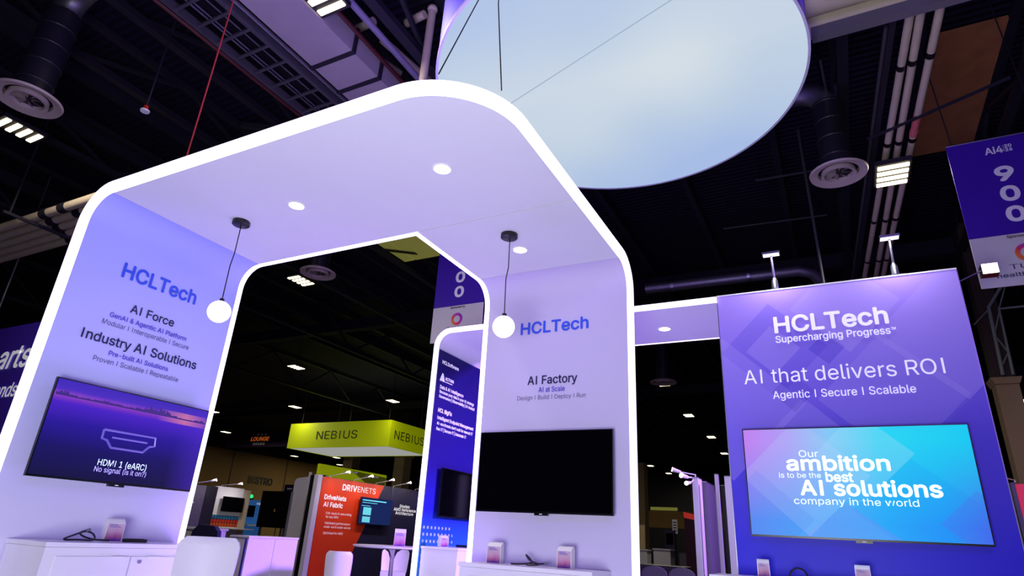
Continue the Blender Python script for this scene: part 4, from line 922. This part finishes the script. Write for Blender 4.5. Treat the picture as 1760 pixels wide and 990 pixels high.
def desk(x0, y0, x1, y1, z, label, m=WHITEP):
    t = thing('display_counter', label, 'counter', ((x0+x1)/2, (y0+y1)/2, 0))
    MB().box(x0, y0, 0, x1, y1, z-0.04).build('body', m, t); MB().box(x0-0.03, y0-0.03, z-0.038, x1+0.03, y1+0.03, z).build('top', BLACK if m is not WHITEP else WHITEP, t)
desk(-12.6, 9.0, -11.6, 9.6, 1.13, 'white demo table far behind the nearest white stool')
t = thing('office_chair', 'dark blue chair back showing above the nearest white stool', 'chair', (-10.2, 8.0, 0))
MB().prism([(-10.62, 0.62), (-9.78, 0.62), (-9.86, 1.10), (-9.98, 1.19), (-10.38, 1.20), (-10.52, 1.10)], 'y', 7.98, 8.06).build('backrest', mat('blue_cloth', (24, 20, 78), 0.8), t, bevel=0.02)
MB().box(-10.5, 8.06, 0.5, -9.9, 8.5, 0.58).build('seat', MATS['blue_cloth'], t, bevel=0.02); MB().tube([(-10.2, 8.28, 0.0), (-10.2, 8.28, 0.5)], 0.03, 10).build('post', STEEL, t)
MB().lathe((-10.2, 8.28, 0), [(0.02, 0), (0.26, 0), (0.26, 0.02), (0.02, 0.05)], 24).build('base', BLACK, t)
# right hand side
t = thing('lighting_truss', 'pale green-white steel tower truss at the right edge above the column collar', 'truss', (3.35, 15.9, 4.93))
mb = MB()
P0, P1, P2, P3 = (3.23, 15.6, 4.93), (3.28, 15.6, 6.42), (3.75, 15.6, 7.1), (4.6, 15.6, 7.1)
mb.tube([P0, P1, P2, P3], 0.035, 10); mb.build('outer_chord', mat('truss_paint', (150, 165, 150), 0.5), t)
MB().tube([(3.40, 15.6, 4.93), (3.45, 15.6, 6.36), (4.6, 15.6, 6.38)], 0.03, 10).build('inner_chord', MATS['truss_paint'], t)
mb = MB()
for a, b in (((3.24, 15.6, 5.1), (3.41, 15.6, 5.4)), ((3.41, 15.6, 5.4), (3.26, 15.6, 5.8)), ((3.26, 15.6, 5.8), (3.44, 15.6, 6.3)), ((3.45, 15.6, 6.36), (3.75, 15.6, 7.1)), ((2.95, 15.6, 6.05), (3.3, 15.6, 6.4))): mb.tube([a, b], 0.014, 8)
mb.build('lacing', MATS['truss_paint'], t)
t = thing('flood_light', 'glaring square floodlight on a thin arm beside the violet wall', 'floodlight', (1.30, 7.2, 3.93))
MB().tube([(1.18, 6.9, 3.86), (1.31, 7.2, 3.93), (1.545, 7.2, 4.035)], 0.009, 8).build('arm', STEEL, t)
MB().box(1.53, 7.18, 3.98, 1.67, 7.30, 4.09).build('head', BLACK, t); MB().box(1.535, 7.165, 3.985, 1.665, 7.179, 4.085).build('lens', SPOT, t)
MB().box(1.15, 6.9, 0, 1.21, 6.96, 3.88).build('stand', BLACK, t)
t = thing('booth_wall', 'pink-red booth panel at the lower right edge', 'booth wall', (2.9, 12, 0))
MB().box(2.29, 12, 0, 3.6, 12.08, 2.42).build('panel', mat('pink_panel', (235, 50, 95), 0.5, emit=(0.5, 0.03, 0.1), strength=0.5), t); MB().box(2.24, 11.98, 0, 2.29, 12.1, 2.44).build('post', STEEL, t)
arm((2.30, 11.98, 2.44), (2.1, 11.8, 2.50), 'small spotlight above the pink-red booth panel', lens=False)
# the gap between arch and feature wall
def slab(x0, y0, x1, y1, z, m, label, nm='partition', edge=None):
    t = thing(nm, label, 'partition', ((x0+x1)/2, (y0+y1)/2, 0)); MB().box(x0, y0, 0, x1, y1, z).build('panel', m, t)
    MB().box(x0-0.004, y0-0.004, z, x1+0.004, y1+0.004, z+0.012).build('cap_rail', edge or STEEL, t); return t
slab(-2.05, 10.0, -1.965, 10.3, 2.27, WHITE, 'violet-lit white partition end carrying track spots in the gap')
slab(-2.02, 10.32, -1.90, 11.0, 2.24, GREYPN, 'grey partition right behind the white partition end')
slab(-1.985, 11.05, -1.92, 11.2, 2.16, mat('blue_grey_post', (96, 104, 120)), 'blue-grey post between grey and black partitions')
slab(-1.94, 11.3, -1.885, 11.4, 2.46, WHITE, 'thin white upright strip in the gap, right of the blue-grey post')
slab(-2.0, 12.2, -0.6, 12.3, 2.36, BLACK, 'black partition filling the gap beside the feature wall')
slab(-1.575, 10.0, -1.45, 10.08, 2.29, WHITE, 'white partition edge against the left side of the feature wall')
arm((-2.0, 10.0, 2.285), (-2.20, 9.93, 2.345), 'upper track spotlight on the white partition end', r=0.011); arm((-2.02, 10.05, 2.25), (-2.10, 9.93, 2.27), 'middle track spotlight on the white partition end', r=0.012); arm((-2.03, 10.02, 2.21), (-2.06, 9.9, 2.19), 'lower track spotlight on the white partition end', r=0.010)
tw = thing('wall_inner', None, None, (-14, 58, 0)); struct(tw)
MB().box(-30, 58, 0, -4, 58.2, 2.9).build('dark_dado', DARKPN, tw); MB().box(-30, 58, 2.9, -4, 58.2, 4.3).build('tan_band', TAN, tw); MB().box(-30, 58, 4.3, -4, 58.2, 7.5).build('dark_band', DARKPN, tw)
MB().box(-15.7, 57.9, 4.35, -13.3, 58, 4.62).build('lit_beam', OLIVE, tw)
slab(-8.88, 30, -8.46, 30.1, 2.2, mat('cream_board', (226, 200, 150)), 'cream board standing far off beside the right arch post')
desk(-8.9, 26, -7.24, 26.6, 1.16, 'far white counter in the gap nearest the arch post'); desk(-6.85, 25.5, -6.2, 26.2, 1.22, 'far white counter with pink glow in the middle of the gap', WHITEP); desk(-5.98, 26, -4.6, 26.6, 1.20, 'far dark-topped counter at the right of the gap', GREYPN)
t = thing('kiosk', 'dark blue kiosk standing far off in the gap', 'kiosk', (-6.8, 28, 0)); MB().box(-7.0, 28, 0, -6.62, 28.3, 1.95).build('cabinet', NAVYPN, t); MB().box(-6.96, 27.99, 1.4, -6.66, 27.999, 1.85).build('screen', SCREEN, t)
t = thing('poster_stand', 'small white poster on a stand behind the dark blue kiosk', 'poster', (-6.68, 28.6, 0)); MB().box(-6.82, 28.6, 1.85, -6.6, 28.63, 2.42).build('poster', WHITEP, t); MB().tube([(-6.7, 28.65, 0), (-6.7, 28.65, 1.9)], 0.02, 8).build('stand', BLACK, t)
mb = MB()
for k in range(4): mb.box(-6.79, 28.594, 1.95+0.11*k, -6.63, 28.599, 2.0+0.11*k)
mb.build('print', GREYPN, t)
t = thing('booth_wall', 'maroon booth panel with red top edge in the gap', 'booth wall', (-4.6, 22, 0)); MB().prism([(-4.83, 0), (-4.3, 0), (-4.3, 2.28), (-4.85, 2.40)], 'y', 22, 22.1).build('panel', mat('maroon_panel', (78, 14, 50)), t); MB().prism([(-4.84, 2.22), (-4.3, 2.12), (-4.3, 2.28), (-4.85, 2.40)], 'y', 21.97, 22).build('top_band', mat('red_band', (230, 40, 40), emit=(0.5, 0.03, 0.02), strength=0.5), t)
def lounge_chair(x, y, label):
    t = thing('lounge_chair', label, 'chair', (x, y, 0), 'dark shell chairs in the gap')
    n = 12; pts = [(x+0.17*math.cos(a), 1.02-0.10+0.10*math.sin(a)) for a in [PI*i/n for i in range(n+1)]]
    MB().prism(pts+[(x-0.15, 0.5), (x+0.15, 0.5)], 'y', y, y+0.05).build('backrest', mat('shell_plastic', (70, 58, 76), 0.4), t, smooth=True)
    MB().box(x-0.16, y+0.05, 0.46, x+0.16, y+0.42, 0.50).build('seat', MATS['shell_plastic'], t, bevel=0.01)
    for dx in (-0.15, 0.15):
        for dy in (0.08, 0.40): MB().tube([(x+dx, y+dy, 0.46), (x+dx*1.05, y+dy, 0)], 0.012, 8).build('leg', BLACK, t)
lounge_chair(-2.42, 9.0, 'dark shell chair back at the bottom of the gap, left one'); lounge_chair(-2.06, 9.05, 'dark shell chair back at the bottom of the gap, right one')
desk(-3.6, 10.2, -2.3, 10.7, 1.0, 'black table behind the dark shell chairs in the gap', BLACK)
